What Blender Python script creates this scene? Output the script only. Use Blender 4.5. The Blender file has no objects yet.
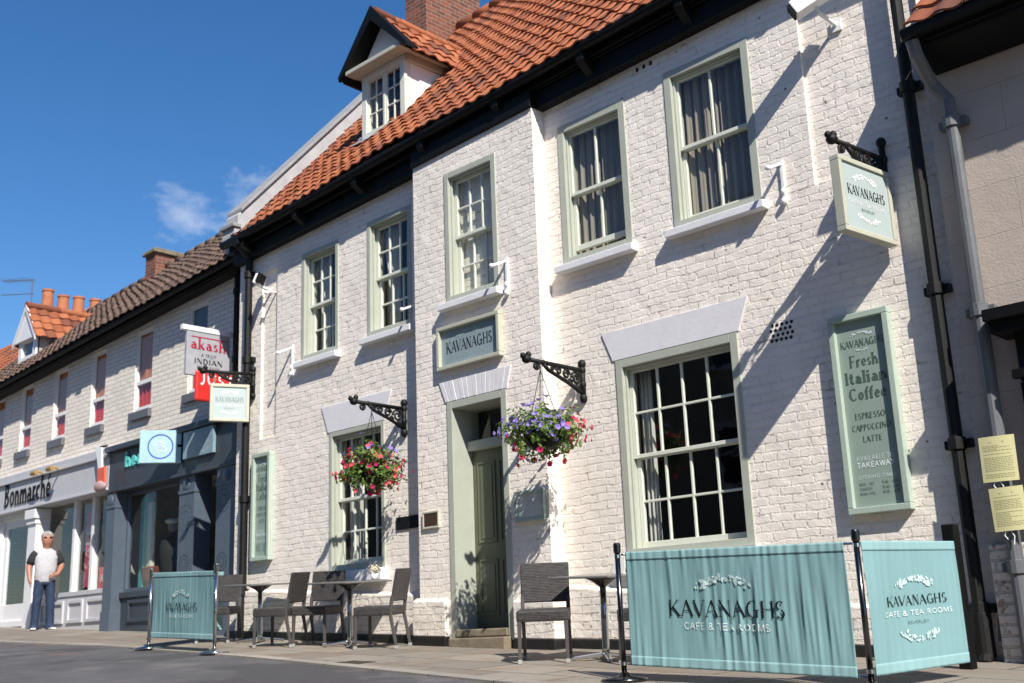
import bpy, bmesh, math, random
from mathutils import Vector, Matrix, noise
R = math.radians
rnd = random.Random(7)
S = bpy.context.scene
COL = S.collection

# ------------------------------------------------------------------ camera, sky, sun, exposure
YAW, PITCH, ROLL = R(-43.448), R(14.496), R(-2.2535)
cyw, syw, cp, sp = math.cos(YAW), math.sin(YAW), math.cos(PITCH), math.sin(PITCH)
fwd = Vector((syw*cp, cyw*cp, sp)); rgt = Vector((cyw, -syw, 0)); up = rgt.cross(fwd)
c_, s_ = math.cos(ROLL), math.sin(ROLL)
r2 = c_*rgt + s_*up; u2 = -s_*rgt + c_*up
cam = bpy.data.cameras.new('camera'); camo = bpy.data.objects.new('camera', cam); COL.objects.link(camo)
camo.matrix_world = Matrix(((r2.x, u2.x, -fwd.x, 0), (r2.y, u2.y, -fwd.y, 0), (r2.z, u2.z, -fwd.z, 0), (0, 0, 0, 1)))
cam.sensor_width = 36; cam.lens = 1129.643/1024*36; cam.clip_start = .05; cam.clip_end = 2000
cam.dof.use_dof = True; cam.dof.focus_distance = 9.3; cam.dof.aperture_fstop = 2.4
S.camera = camo

SUN = Vector((2.05, -1.0, 2.07)).normalized()            # direction towards the sun
elev = math.asin(SUN.z); azim = math.atan2(SUN.x, SUN.y)
w = bpy.data.worlds.new('World'); S.world = w; w.use_nodes = True
nt = w.node_tree; bg = nt.nodes['Background']
sky = nt.nodes.new('ShaderNodeTexSky'); sky.sky_type = 'NISHITA'; sky.sun_disc = False
sky.sun_elevation = elev; sky.sun_rotation = azim; sky.altitude = 50; sky.air_density = 1.0; sky.dust_density = .1; sky.ozone_density = 3.0
bg.inputs['Strength'].default_value = .092
hs = nt.nodes.new('ShaderNodeHueSaturation'); hs.inputs['Hue'].default_value = .504; hs.inputs['Saturation'].default_value = 1.28; nt.links.new(sky.outputs[0], hs.inputs['Color'])
# a small fair-weather cloud low over the far roofs
tc = nt.nodes.new('ShaderNodeTexCoord'); nz = nt.nodes.new('ShaderNodeTexNoise'); nz.inputs['Scale'].default_value = 30; nz.inputs['Detail'].default_value = 9; nz.inputs['Roughness'].default_value = .62
mp = nt.nodes.new('ShaderNodeMapping'); mp.inputs['Scale'].default_value = (1, 1, 1.7)
nt.links.new(tc.outputs['Generated'], mp.inputs['Vector']); nt.links.new(mp.outputs[0], nz.inputs['Vector'])
def cloud_blob(d, rad):
    ds = nt.nodes.new('ShaderNodeVectorMath'); ds.operation = 'DISTANCE'; ds.inputs[1].default_value = Vector(d).normalized()
    nt.links.new(tc.outputs['Generated'], ds.inputs[0])
    mr = nt.nodes.new('ShaderNodeMapRange'); mr.inputs[1].default_value = 0; mr.inputs[2].default_value = rad; mr.inputs[3].default_value = 1; mr.inputs[4].default_value = 0
    nt.links.new(ds.outputs['Value'], mr.inputs[0]); return mr.outputs[0]
b1 = cloud_blob((-.780, .500, .362), .042); b2 = cloud_blob((-.810, .466, .348), .042)
mx = nt.nodes.new('ShaderNodeMath'); mx.operation = 'MAXIMUM'; nt.links.new(b1, mx.inputs[0]); nt.links.new(b2, mx.inputs[1])
ad = nt.nodes.new('ShaderNodeMath'); ad.operation = 'MULTIPLY_ADD'; ad.inputs[1].default_value = .34; nt.links.new(mx.outputs[0], ad.inputs[0]); nt.links.new(nz.outputs['Fac'], ad.inputs[2])
cr = nt.nodes.new('ShaderNodeMapRange'); cr.inputs[1].default_value = .60; cr.inputs[2].default_value = .92; cr.inputs[3].default_value = 0; cr.inputs[4].default_value = .34
nt.links.new(ad.outputs[0], cr.inputs[0])
gt = nt.nodes.new('ShaderNodeMath'); gt.operation = 'MULTIPLY'; nt.links.new(cr.outputs[0], gt.inputs[0])
g2 = nt.nodes.new('ShaderNodeMath'); g2.operation = 'GREATER_THAN'; g2.inputs[1].default_value = .001; nt.links.new(mx.outputs[0], g2.inputs[0]); nt.links.new(g2.outputs[0], gt.inputs[1])
mix = nt.nodes.new('ShaderNodeMix'); mix.data_type = 'RGBA'; mix.inputs[7].default_value = (7.5, 7.6, 8.0, 1)
nt.links.new(gt.outputs[0], mix.inputs[0]); nt.links.new(hs.outputs[0], mix.inputs[6]); nt.links.new(mix.outputs[2], bg.inputs['Color'])

sl = bpy.data.lights.new('sun', 'SUN'); sl.energy = 4.7; sl.angle = R(.53); sl.color = (1, .94, .85)
so = bpy.data.objects.new('sun', sl); COL.objects.link(so); so.rotation_euler = SUN.to_track_quat('Z', 'Y').to_euler(); so.location = (20, -10, 30)
vs = S.view_settings; vs.view_transform = 'Standard'; vs.look = 'None'; vs.exposure = 0.6; vs.gamma = 1; vs.use_curve_mapping = False

# ------------------------------------------------------------------ materials
def nodes(m):
    m.use_nodes = True; t = m.node_tree; return t, t.nodes['Principled BSDF']
def mat(name, col, rough=.6, metal=0, var=.12, scale=6, bump=.15, bscale=60, bdist=.004, spec=.5, detail=4, col2=None):
    """plain surface with mottling and a fine bump"""
    m = bpy.data.materials.new(name); t, b = nodes(m)
    tc = t.nodes.new('ShaderNodeTexCoord')
    n = t.nodes.new('ShaderNodeTexNoise'); n.inputs['Scale'].default_value = scale; n.inputs['Detail'].default_value = detail; n.inputs['Roughness'].default_value = .65
    t.links.new(tc.outputs['Object'], n.inputs['Vector'])
    mr = t.nodes.new('ShaderNodeMapRange'); mr.inputs[1].default_value = .3; mr.inputs[2].default_value = .7
    t.links.new(n.outputs['Fac'], mr.inputs[0])
    mx = t.nodes.new('ShaderNodeMix'); mx.data_type = 'RGBA'
    c2 = col2 or tuple(min(1, c*(1+var)) for c in col); c1 = col if col2 else tuple(c*(1-var) for c in col)
    mx.inputs[6].default_value = (*c1, 1); mx.inputs[7].default_value = (*c2, 1)
    t.links.new(mr.outputs[0], mx.inputs[0]); t.links.new(mx.outputs[2], b.inputs['Base Color'])
    b.inputs['Roughness'].default_value = rough; b.inputs['Metallic'].default_value = metal; b.inputs['Specular IOR Level'].default_value = spec
    if bump:
        n2 = t.nodes.new('ShaderNodeTexNoise'); n2.inputs['Scale'].default_value = bscale; n2.inputs['Detail'].default_value = 3
        t.links.new(tc.outputs['Object'], n2.inputs['Vector'])
        bp = t.nodes.new('ShaderNodeBump'); bp.inputs['Strength'].default_value = bump; bp.inputs['Distance'].default_value = bdist
        t.links.new(n2.outputs['Fac'], bp.inputs['Height']); t.links.new(bp.outputs[0], b.inputs['Normal'])
    return m
def brick(name, c1, c2, mortar, bw=.235, bh=.079, ms=.011, wob=.012, strength=.8, dist=.012, rough=.85, stain=None, chip=None, smooth=.35, fine=.35, broken=False):
    m = bpy.data.materials.new(name); t, b = nodes(m); N = t.nodes; K = t.links
    uv = N.new('ShaderNodeUVMap')
    nz = N.new('ShaderNodeTexNoise'); nz.inputs['Scale'].default_value = 2.6; nz.inputs['Detail'].default_value = 5; nz.inputs['Roughness'].default_value = .62; K.new(uv.outputs[0], nz.inputs['Vector'])
    vm = N.new('ShaderNodeVectorMath'); vm.operation = 'SUBTRACT'; vm.inputs[1].default_value = (.5, .5, .5); K.new(nz.outputs['Color'], vm.inputs[0])
    sc = N.new('ShaderNodeVectorMath'); sc.operation = 'SCALE'; sc.inputs['Scale'].default_value = wob*4; K.new(vm.outputs[0], sc.inputs[0])
    ad = N.new('ShaderNodeVectorMath'); K.new(uv.outputs[0], ad.inputs[0]); K.new(sc.outputs[0], ad.inputs[1])
    bt = N.new('ShaderNodeTexBrick'); bt.inputs['Scale'].default_value = 1; bt.inputs['Brick Width'].default_value = bw; bt.inputs['Row Height'].default_value = bh
    bt.inputs['Mortar Size'].default_value = ms; bt.inputs['Mortar Smooth'].default_value = smooth; bt.inputs['Bias'].default_value = 0
    bt.inputs['Color1'].default_value = (*c1, 1); bt.inputs['Color2'].default_value = (*c2, 1); bt.inputs['Mortar'].default_value = (*mortar, 1)
    K.new(ad.outputs[0], bt.inputs['Vector'])
    col = bt.outputs['Color']
    n1 = N.new('ShaderNodeTexNoise'); n1.inputs['Scale'].default_value = 1.3; n1.inputs['Detail'].default_value = 8; n1.inputs['Roughness'].default_value = .7; K.new(uv.outputs[0], n1.inputs['Vector'])
    mr = N.new('ShaderNodeMapRange'); mr.inputs[1].default_value = .3; mr.inputs[2].default_value = .72; mr.inputs[3].default_value = .90; mr.inputs[4].default_value = 1.05; K.new(n1.outputs['Fac'], mr.inputs[0])
    ml = N.new('ShaderNodeVectorMath'); ml.operation = 'SCALE'; K.new(col, ml.inputs[0]); K.new(mr.outputs[0], ml.inputs['Scale']); col = ml.outputs[0]
    if stain:      # weather stains of irregular shape, vertical streaks
        mp = N.new('ShaderNodeMapping'); mp.inputs['Scale'].default_value = (3.2, .8, 1); K.new(uv.outputs[0], mp.inputs['Vector'])
        n2 = N.new('ShaderNodeTexNoise'); n2.inputs['Scale'].default_value = 1.6; n2.inputs['Detail'].default_value = 9; n2.inputs['Roughness'].default_value = .75; K.new(mp.outputs[0], n2.inputs['Vector'])
        m2 = N.new('ShaderNodeMapRange'); m2.inputs[1].default_value = .56; m2.inputs[2].default_value = .8; m2.inputs[4].default_value = .55; K.new(n2.outputs['Fac'], m2.inputs[0])
        mx = N.new('ShaderNodeMix'); mx.data_type = 'RGBA'; mx.inputs[7].default_value = (*stain, 1); K.new(m2.outputs[0], mx.inputs[0]); K.new(col, mx.inputs[6]); col = mx.outputs[2]
    if chip:       # paint worn off in flakes
        n3 = N.new('ShaderNodeTexNoise'); n3.inputs['Scale'].default_value = 9; n3.inputs['Detail'].default_value = 10; n3.inputs['Roughness'].default_value = .8; K.new(uv.outputs[0], n3.inputs['Vector'])
        m3 = N.new('ShaderNodeMapRange'); m3.inputs[1].default_value = chip[1]; m3.inputs[2].default_value = chip[1]+.03; K.new(n3.outputs['Fac'], m3.inputs[0])
        mx = N.new('ShaderNodeMix'); mx.data_type = 'RGBA'; mx.inputs[7].default_value = (*chip[0], 1); K.new(m3.outputs[0], mx.inputs[0]); K.new(col, mx.inputs[6]); col = mx.outputs[2]
    K.new(col, b.inputs['Base Color']); b.inputs['Roughness'].default_value = rough; b.inputs['Specular IOR Level'].default_value = .3
    iv = N.new('ShaderNodeMath'); iv.operation = 'SUBTRACT'; iv.inputs[0].default_value = 1
    if broken:     # thick old paint: joints filled in places, little dark pits elsewhere
        n7 = N.new('ShaderNodeTexNoise'); n7.inputs['Scale'].default_value = 3.7; n7.inputs['Detail'].default_value = 5; n7.inputs['Roughness'].default_value = .7; K.new(uv.outputs[0], n7.inputs['Vector'])
        m7 = N.new('ShaderNodeMapRange'); m7.inputs[1].default_value = .40; m7.inputs[2].default_value = .66; m7.inputs[3].default_value = .12; m7.inputs[4].default_value = 1.15; K.new(n7.outputs['Fac'], m7.inputs[0])
        q7 = N.new('ShaderNodeMath'); q7.operation = 'MULTIPLY'; K.new(bt.outputs['Fac'], q7.inputs[0]); K.new(m7.outputs[0], q7.inputs[1]); K.new(q7.outputs[0], iv.inputs[1])
        vo = N.new('ShaderNodeTexVoronoi'); vo.inputs['Scale'].default_value = 5.2; K.new(ad.outputs[0], vo.inputs['Vector'])
        vt = N.new('ShaderNodeMapRange'); vt.inputs[1].default_value = .05; vt.inputs[2].default_value = .085; vt.inputs[3].default_value = 1; vt.inputs[4].default_value = 0; K.new(vo.outputs['Distance'], vt.inputs[0])
        sv = N.new('ShaderNodeSeparateColor'); K.new(vo.outputs['Color'], sv.inputs[0]); gv = N.new('ShaderNodeMath'); gv.operation = 'GREATER_THAN'; gv.inputs[1].default_value = .62; K.new(sv.outputs[0], gv.inputs[0])
        pv = N.new('ShaderNodeMath'); pv.operation = 'MULTIPLY'; K.new(vt.outputs[0], pv.inputs[0]); K.new(gv.outputs[0], pv.inputs[1])
        xp = N.new('ShaderNodeMix'); xp.data_type = 'RGBA'; xp.inputs[7].default_value = (.20, .17, .145, 1); K.new(pv.outputs[0], xp.inputs[0]); K.new(col, xp.inputs[6]); K.new(xp.outputs[2], b.inputs['Base Color'])
        # dark cracks in the open stretches of the bed joints
        mc = N.new('ShaderNodeMapRange'); mc.inputs[1].default_value = .86; mc.inputs[2].default_value = 1.14; mc.inputs[4].default_value = .75; K.new(q7.outputs[0], mc.inputs[0])
        xc = N.new('ShaderNodeMix'); xc.data_type = 'RGBA'; xc.inputs[7].default_value = (.38, .34, .30, 1); K.new(mc.outputs[0], xc.inputs[0]); K.new(xp.outputs[2], xc.inputs[6]); K.new(xc.outputs[2], b.inputs['Base Color'])
    else: K.new(bt.outputs['Fac'], iv.inputs[1])
    # every brick sits a little differently
    n4 = N.new('ShaderNodeTexNoise'); n4.inputs['Scale'].default_value = 7; n4.inputs['Detail'].default_value = 2; K.new(uv.outputs[0], n4.inputs['Vector'])
    n5 = N.new('ShaderNodeTexNoise'); n5.inputs['Scale'].default_value = 45; n5.inputs['Detail'].default_value = 6; n5.inputs['Roughness'].default_value = .7; K.new(uv.outputs[0], n5.inputs['Vector'])
    sx = N.new('ShaderNodeSeparateColor'); K.new(bt.outputs['Color'], sx.inputs[0])
    a1 = N.new('ShaderNodeMath'); a1.operation = 'MULTIPLY_ADD'; a1.inputs[1].default_value = .9; K.new(n4.outputs['Fac'], a1.inputs[0]); K.new(iv.outputs[0], a1.inputs[2])
    a2 = N.new('ShaderNodeMath'); a2.operation = 'MULTIPLY_ADD'; a2.inputs[1].default_value = fine; K.new(n5.outputs['Fac'], a2.inputs[0]); K.new(a1.outputs[0], a2.inputs[2])
    bp = N.new('ShaderNodeBump'); bp.inputs['Strength'].default_value = strength; bp.inputs['Distance'].default_value = dist
    K.new(a2.outputs[0], bp.inputs['Height']); K.new(bp.outputs[0], b.inputs['Normal'])
    return m
def tilemat(name, cols, moss):
    m = bpy.data.materials.new(name); t, b = nodes(m); N = t.nodes; K = t.links
    uv = N.new('ShaderNodeUVMap'); fl = N.new('ShaderNodeVectorMath'); fl.operation = 'FLOOR'; K.new(uv.outputs[0], fl.inputs[0])
    wn = N.new('ShaderNodeTexWhiteNoise'); wn.noise_dimensions = '2D'; K.new(fl.outputs[0], wn.inputs['Vector'])
    ramp = N.new('ShaderNodeValToRGB'); K.new(wn.outputs['Value'], ramp.inputs[0])
    e = ramp.color_ramp.elements; e[0].color = (*cols[0], 1); e[1].color = (*cols[-1], 1)
    for i, c in enumerate(cols[1:-1]): x = e.new((i+1)/(len(cols)-1)); x.color = (*c, 1)
    tcn = N.new('ShaderNodeTexCoord'); n = N.new('ShaderNodeTexNoise'); n.inputs['Scale'].default_value = 5; n.inputs['Detail'].default_value = 9; n.inputs['Roughness'].default_value = .78; K.new(tcn.outputs['Object'], n.inputs['Vector'])
    mr = N.new('ShaderNodeMapRange'); mr.inputs[1].default_value = .5; mr.inputs[2].default_value = .72; mr.inputs[4].default_value = .75; K.new(n.outputs['Fac'], mr.inputs[0])
    mx = N.new('ShaderNodeMix'); mx.data_type = 'RGBA'; mx.inputs[7].default_value = (*moss, 1); K.new(mr.outputs[0], mx.inputs[0]); K.new(ramp.outputs[0], mx.inputs[6]); K.new(mx.outputs[2], b.inputs['Base Color'])
    b.inputs['Roughness'].default_value = .85; b.inputs['Specular IOR Level'].default_value = .25
    n2 = N.new('ShaderNodeTexNoise'); n2.inputs['Scale'].default_value = 70; n2.inputs['Detail'].default_value = 4; K.new(tcn.outputs['Object'], n2.inputs['Vector'])
    bp = N.new('ShaderNodeBump'); bp.inputs['Strength'].default_value = .4; bp.inputs['Distance'].default_value = .006; K.new(n2.outputs['Fac'], bp.inputs['Height']); K.new(bp.outputs[0], b.inputs['Normal'])
    return m
def glassmat(name, tint=(.9, .93, .92), wav=.02):
    m = bpy.data.materials.new(name); m.use_nodes = True; t = m.node_tree; N = t.nodes; K = t.links
    N.remove(N['Principled BSDF']); out = N['Material Output']
    tr = N.new('ShaderNodeBsdfTransparent'); tr.inputs[0].default_value = (*tint, 1)
    gl = N.new('ShaderNodeBsdfGlossy'); gl.inputs['Roughness'].default_value = .015; gl.inputs[0].default_value = (1, 1, 1, 1)
    lw = N.new('ShaderNodeLayerWeight'); lw.inputs['Blend'].default_value = .5      # Schlick reflectance, the same from either side of the sheet
    p5 = N.new('ShaderNodeMath'); p5.operation = 'POWER'; p5.inputs[1].default_value = 5; K.new(lw.outputs['Facing'], p5.inputs[0])
    fr = N.new('ShaderNodeMath'); fr.operation = 'MULTIPLY_ADD'; fr.inputs[1].default_value = .95; fr.inputs[2].default_value = .05; K.new(p5.outputs[0], fr.inputs[0])
    tcn = N.new('ShaderNodeTexCoord'); n = N.new('ShaderNodeTexNoise'); n.inputs['Scale'].default_value = 5; K.new(tcn.outputs['Object'], n.inputs['Vector'])
    bp = N.new('ShaderNodeBump'); bp.inputs['Strength'].default_value = wav*5; bp.inputs['Distance'].default_value = .01; K.new(n.outputs['Fac'], bp.inputs['Height'])
    K.new(bp.outputs[0], gl.inputs['Normal'])
    ms = N.new('ShaderNodeMixShader'); K.new(fr.outputs[0], ms.inputs[0]); K.new(tr.outputs[0], ms.inputs[1]); K.new(gl.outputs[0], ms.inputs[2]); K.new(ms.outputs[0], out.inputs[0])
    return m
def wickermat(name, c1, c2):
    m = bpy.data.materials.new(name); t, b = nodes(m); N = t.nodes; K = t.links
    uv = N.new('ShaderNodeUVMap'); bt = N.new('ShaderNodeTexBrick'); bt.inputs['Scale'].default_value = 1
    bt.inputs['Brick Width'].default_value = .036; bt.inputs['Row Height'].default_value = .014; bt.inputs['Mortar Size'].default_value = .0022; bt.inputs['Mortar Smooth'].default_value = .8
    bt.inputs['Color1'].default_value = (*c1, 1); bt.inputs['Color2'].default_value = (*c2, 1); bt.inputs['Mortar'].default_value = (.012, .011, .01, 1)
    K.new(uv.outputs[0], bt.inputs['Vector']); K.new(bt.outputs['Color'], b.inputs['Base Color']); b.inputs['Roughness'].default_value = .5
    iv = N.new('ShaderNodeMath'); iv.operation = 'SUBTRACT'; iv.inputs[0].default_value = 1; K.new(bt.outputs['Fac'], iv.inputs[1])
    bp = N.new('ShaderNodeBump'); bp.inputs['Strength'].default_value = 1; bp.inputs['Distance'].default_value = .006; K.new(iv.outputs[0], bp.inputs['Height']); K.new(bp.outputs[0], b.inputs['Normal'])
    return m
def clothmat(name, c, trans=.25):
    m = bpy.data.materials.new(name); t, b = nodes(m); N = t.nodes; K = t.links
    tcn = N.new('ShaderNodeTexCoord'); n = N.new('ShaderNodeTexNoise'); n.inputs['Scale'].default_value = 3; n.inputs['Detail'].default_value = 7; K.new(tcn.outputs['Object'], n.inputs['Vector'])
    mx = N.new('ShaderNodeMix'); mx.data_type = 'RGBA'; mx.inputs[6].default_value = (*[x*.88 for x in c], 1); mx.inputs[7].default_value = (*[min(1, x*1.1) for x in c], 1)
    K.new(n.outputs['Fac'], mx.inputs[0]); K.new(mx.outputs[2], b.inputs['Base Color']); b.inputs['Roughness'].default_value = .8; b.inputs['Specular IOR Level'].default_value = .2
    tl = N.new('ShaderNodeBsdfTranslucent'); K.new(mx.outputs[2], tl.inputs[0])
    ms = N.new('ShaderNodeMixShader'); ms.inputs[0].default_value = trans; K.new(b.outputs[0], ms.inputs[1]); K.new(tl.outputs[0], ms.inputs[2]); K.new(ms.outputs[0], N['Material Output'].inputs[0])
    n2 = N.new('ShaderNodeTexNoise'); n2.inputs['Scale'].default_value = 260; K.new(tcn.outputs['Object'], n2.inputs['Vector'])
    bp = N.new('ShaderNodeBump'); bp.inputs['Strength'].default_value = .25; bp.inputs['Distance'].default_value = .002; K.new(n2.outputs['Fac'], bp.inputs['Height']); K.new(bp.outputs[0], b.inputs['Normal'])
    return m
def pavemat():
    m = bpy.data.materials.new('paving'); t, b = nodes(m); N = t.nodes; K = t.links
    uv = N.new('ShaderNodeUVMap'); mp = N.new('ShaderNodeMapping'); mp.inputs['Rotation'].default_value = (0, 0, R(4)); K.new(uv.outputs[0], mp.inputs['Vector'])
    bt = N.new('ShaderNodeTexBrick'); bt.inputs['Scale'].default_value = 1; bt.inputs['Brick Width'].default_value = .85; bt.inputs['Row Height'].default_value = .58; bt.inputs['Mortar Size'].default_value = .012; bt.inputs['Mortar Smooth'].default_value = .4
    bt.inputs['Color1'].default_value = (.185, .165, .14, 1); bt.inputs['Color2'].default_value = (.275, .245, .205, 1); bt.inputs['Mortar'].default_value = (.05, .045, .04, 1); K.new(mp.outputs[0], bt.inputs['Vector'])
    n = N.new('ShaderNodeTexNoise'); n.inputs['Scale'].default_value = 1.4; n.inputs['Detail'].default_value = 9; n.inputs['Roughness'].default_value = .7; K.new(uv.outputs[0], n.inputs['Vector'])
    mr = N.new('ShaderNodeMapRange'); mr.inputs[1].default_value = .47; mr.inputs[2].default_value = .68; mr.inputs[4].default_value = .7; K.new(n.outputs['Fac'], mr.inputs[0])
    mx = N.new('ShaderNodeMix'); mx.data_type = 'RGBA'; mx.inputs[7].default_value = (.19, .125, .075, 1); K.new(mr.outputs[0], mx.inputs[0]); K.new(bt.outputs['Color'], mx.inputs[6])
    n3 = N.new('ShaderNodeTexNoise'); n3.inputs['Scale'].default_value = 3; n3.inputs['Detail'].default_value = 10; n3.inputs['Roughness'].default_value = .75; n3.noise_dimensions = '4D'; n3.inputs['W'].default_value = 4.2; K.new(uv.outputs[0], n3.inputs['Vector'])
    m3 = N.new('ShaderNodeMapRange'); m3.inputs[1].default_value = .55; m3.inputs[2].default_value = .7; m3.inputs[4].default_value = .6; K.new(n3.outputs['Fac'], m3.inputs[0])
    x3 = N.new('ShaderNodeMix'); x3.data_type = 'RGBA'; x3.inputs[7].default_value = (.075, .068, .06, 1); K.new(m3.outputs[0], x3.inputs[0]); K.new(mx.outputs[2], x3.inputs[6])
    K.new(x3.outputs[2], b.inputs['Base Color']); b.inputs['Roughness'].default_value = .8
    n2 = N.new('ShaderNodeTexNoise'); n2.inputs['Scale'].default_value = 30; n2.inputs['Detail'].default_value = 6; K.new(uv.outputs[0], n2.inputs['Vector'])
    iv = N.new('ShaderNodeMath'); iv.operation = 'SUBTRACT'; K.new(n2.outputs['Fac'], iv.inputs[0]); K.new(bt.outputs['Fac'], iv.inputs[1])
    bp = N.new('ShaderNodeBump'); bp.inputs['Strength'].default_value = .5; bp.inputs['Distance'].default_value = .008; K.new(iv.outputs[0], bp.inputs['Height']); K.new(bp.outputs[0], b.inputs['Normal'])
    return m
WHITE_BRICK = brick('painted_white_brick', (.90, .835, .755), (.865, .80, .725), (.87, .805, .73), ms=.010, wob=.022, strength=.9, dist=.0125, rough=.7, stain=(.58, .50, .43), chip=((.46, .40, .34), .76), broken=True, fine=.5)
PLINTH_BRICK = brick('painted_plinth_brick', (.85, .79, .72), (.78, .72, .65), (.76, .70, .63), wob=.02, strength=1, dist=.017, broken=True,  stain=(.40, .34, .27), chip=((.33, .25, .19), .67))
OLD_BRICK = brick('peeling_painted_brick', (.75, .70, .64), (.66, .60, .53), (.55, .5, .44), strength=1, dist=.014, stain=(.33, .25, .19), chip=((.30, .17, .11), .55))
CREAM_BRICK = brick('cream_painted_brick', (.88, .82, .73), (.82, .76, .67), (.60, .55, .485), bh=.083, bw=.24, ms=.008, strength=.8, stain=(.42, .38, .33))
RED_BRICK = brick('old_red_brick', (.27, .085, .05), (.13, .055, .038), (.27, .215, .17), ms=.009, wob=.012, strength=.9, stain=(.12, .09, .075))
FAR_BRICK = brick('terrace_brick', (.52, .42, .32), (.44, .35, .27), (.5, .45, .38), ms=.01)
RENDER = brick('pink_grey_render', (.52, .45, .395), (.49, .42, .37), (.40, .345, .30), bw=.95, bh=.42, ms=.004, wob=.006, strength=.55, dist=.008, fine=1.1, stain=(.36, .31, .28))
TAR = mat('black_tar_paint', (.012, .012, .012), .45, bump=.8, bscale=18, bdist=.012)
PANT = tilemat('orange_pantile', [(.23, .07, .035), (.34, .108, .046), (.40, .14, .066), (.29, .088, .04), (.14, .055, .038)], (.13, .08, .052))
PANT_D = tilemat('weathered_dark_pantile', [(.16, .105, .08), (.12, .082, .066), (.20, .13, .10), (.095, .068, .057)], (.09, .08, .055))
SAGE = mat('sage_paint', (.41, .43, .365), .45, var=.05, bump=.1)
SASH = mat('pale_sash_paint', (.66, .68, .59), .42, var=.05, bump=.1)
SASHW = mat('white_window_paint', (.80, .80, .79), .4, var=.04, bump=.08)
SILL = mat('white_masonry_paint', (.74, .74, .76), .6, var=.05, bump=.35, bscale=30)
LINT = mat('lilac_white_paint', (.715, .705, .735), .65, var=.05, bump=.3, bscale=30)
GREEN = mat('green_sign_frame', (.39, .47, .40), .4, var=.06)
PANEL = mat('green_sign_panel', (.27, .345, .30), .35, var=.06, scale=2)
SLATE = mat('blue_grey_sign_panel', (.25, .32, .345), .4, var=.07, scale=3)
BEIGE = mat('stone_sign_frame', (.47, .47, .38), .5, var=.05)
PALEBLUE = mat('pale_blue_sign_face', (.40, .47, .465), .45, var=.03)
DOORG = mat('olive_green_door', (.105, .12, .08), .4, var=.06)
IRON = mat('black_iron', (.005, .005, .0052), .6, var=.2, bump=.3, bscale=40, spec=.35)
BLACKW = mat('black_timber_paint', (.0045, .0045, .0045), .55, bump=.25, bscale=25, spec=.2)
GREYPIPE = mat('grey_pipe_paint', (.12, .125, .135), .45, var=.12, bump=.2)
LEAD = mat('lead_flashing', (.38, .40, .43), .5, metal=.1, bump=.4, bscale=20)
STONE = mat('step_stone', (.20, .165, .115), .85, var=.25, scale=5, bump=.5, bscale=25, bdist=.01)
COPING = mat('parapet_coping', (.27, .275, .28), .75, var=.15, bump=.4, bscale=20)
GREYR = mat('grey_parapet_render', (.42, .42, .43), .8, var=.14, scale=3, bump=.4, bscale=20)
WHITER = mat('white_dormer_render', (.82, .81, .79), .75, var=.05, scale=3, bump=.2)
ASPH = mat('asphalt', (.088, .085, .088), .85, var=.28, scale=2.2, bump=.7, bscale=120, bdist=.006, detail=10)
PAVE = pavemat()
def addpatch(m, c, sc_, lo, hi, w4, amt, rough=None):
    t = m.node_tree; N = t.nodes; K = t.links; b = N['Principled BSDF']; src = b.inputs['Base Color'].links[0].from_socket
    uv = N.new('ShaderNodeUVMap'); n = N.new('ShaderNodeTexNoise'); n.noise_dimensions = '4D'; n.inputs['W'].default_value = w4; n.inputs['Scale'].default_value = sc_; n.inputs['Detail'].default_value = 8; n.inputs['Roughness'].default_value = .6; K.new(uv.outputs[0], n.inputs['Vector'])
    mr = N.new('ShaderNodeMapRange'); mr.inputs[1].default_value = lo; mr.inputs[2].default_value = hi; mr.inputs[4].default_value = amt; K.new(n.outputs['Fac'], mr.inputs[0])
    x = N.new('ShaderNodeMix'); x.data_type = 'RGBA'; x.inputs[7].default_value = (*c, 1); K.new(mr.outputs[0], x.inputs[0]); K.new(src, x.inputs[6]); K.new(x.outputs[2], b.inputs['Base Color'])
addpatch(ASPH, (.045,.043,.044), .55, .52, .56, 1.3, .7); addpatch(ASPH, (.17,.16,.155), 1.1, .56, .66, 5.1, .6); addpatch(ASPH, (.17,.10,.07), .8, .64, .70, 9.4, .7)
WICK = wickermat('brown_wicker', (.078, .071, .070), (.040, .037, .037))
LEGM = mat('chair_leg_brown', (.075, .069, .068), .45, var=.1)
CAPM = mat('pale_rubber', (.34, .34, .33), .6)
TABLET = mat('table_laminate', (.16, .155, .15), .3, var=.1)
CHROME = mat('polished_steel', (.55, .55, .56), .16, metal=1, var=.05, bump=0)
DCHROME = mat('dark_steel', (.10, .10, .105), .22, metal=1, var=.05, bump=0)
TEAL = clothmat('teal_canvas', (.245, .425, .445), .2)
TEALHEM = clothmat('teal_canvas_hem', (.275, .46, .475), .12)
INK = mat('black_lettering', (.009, .010, .012), .6, bump=0, spec=.15)
INKG = mat('dark_green_lettering', (.07, .115, .09), .5, bump=0)
WHITEL = mat('white_lettering', (.72, .80, .80), .5, bump=0)
WREATH = mat('pale_wreath_print', (.47, .60, .60), .6, bump=0)
GREYL = mat('grey_lettering', (.40, .48, .48), .5, bump=0)
GLASS = glassmat('window_glass')
SHOPG = glassmat('shop_glass', (.82, .86, .85), .006)
SHEER = clothmat('sheer_white_curtain', (.78, .77, .74), .35)
DRAPE = clothmat('grey_taupe_curtain', (.46, .40, .335), .3)
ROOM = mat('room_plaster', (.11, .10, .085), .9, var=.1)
SHOPIN = mat('shop_interior', (.55, .51, .46), .9, var=.35, scale=2)
SALMON = clothmat('salmon_blind', (.86, .36, .17), .3)
REDPAT = clothmat('red_patterned_curtain', (.68, .06, .045), .25)
GREYSHOP = mat('blue_grey_shop_paint', (.085, .11, .145), .42, var=.08)
GREYSHOPL = mat('slate_shop_paint', (.042, .053, .068), .42, var=.1)
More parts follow.
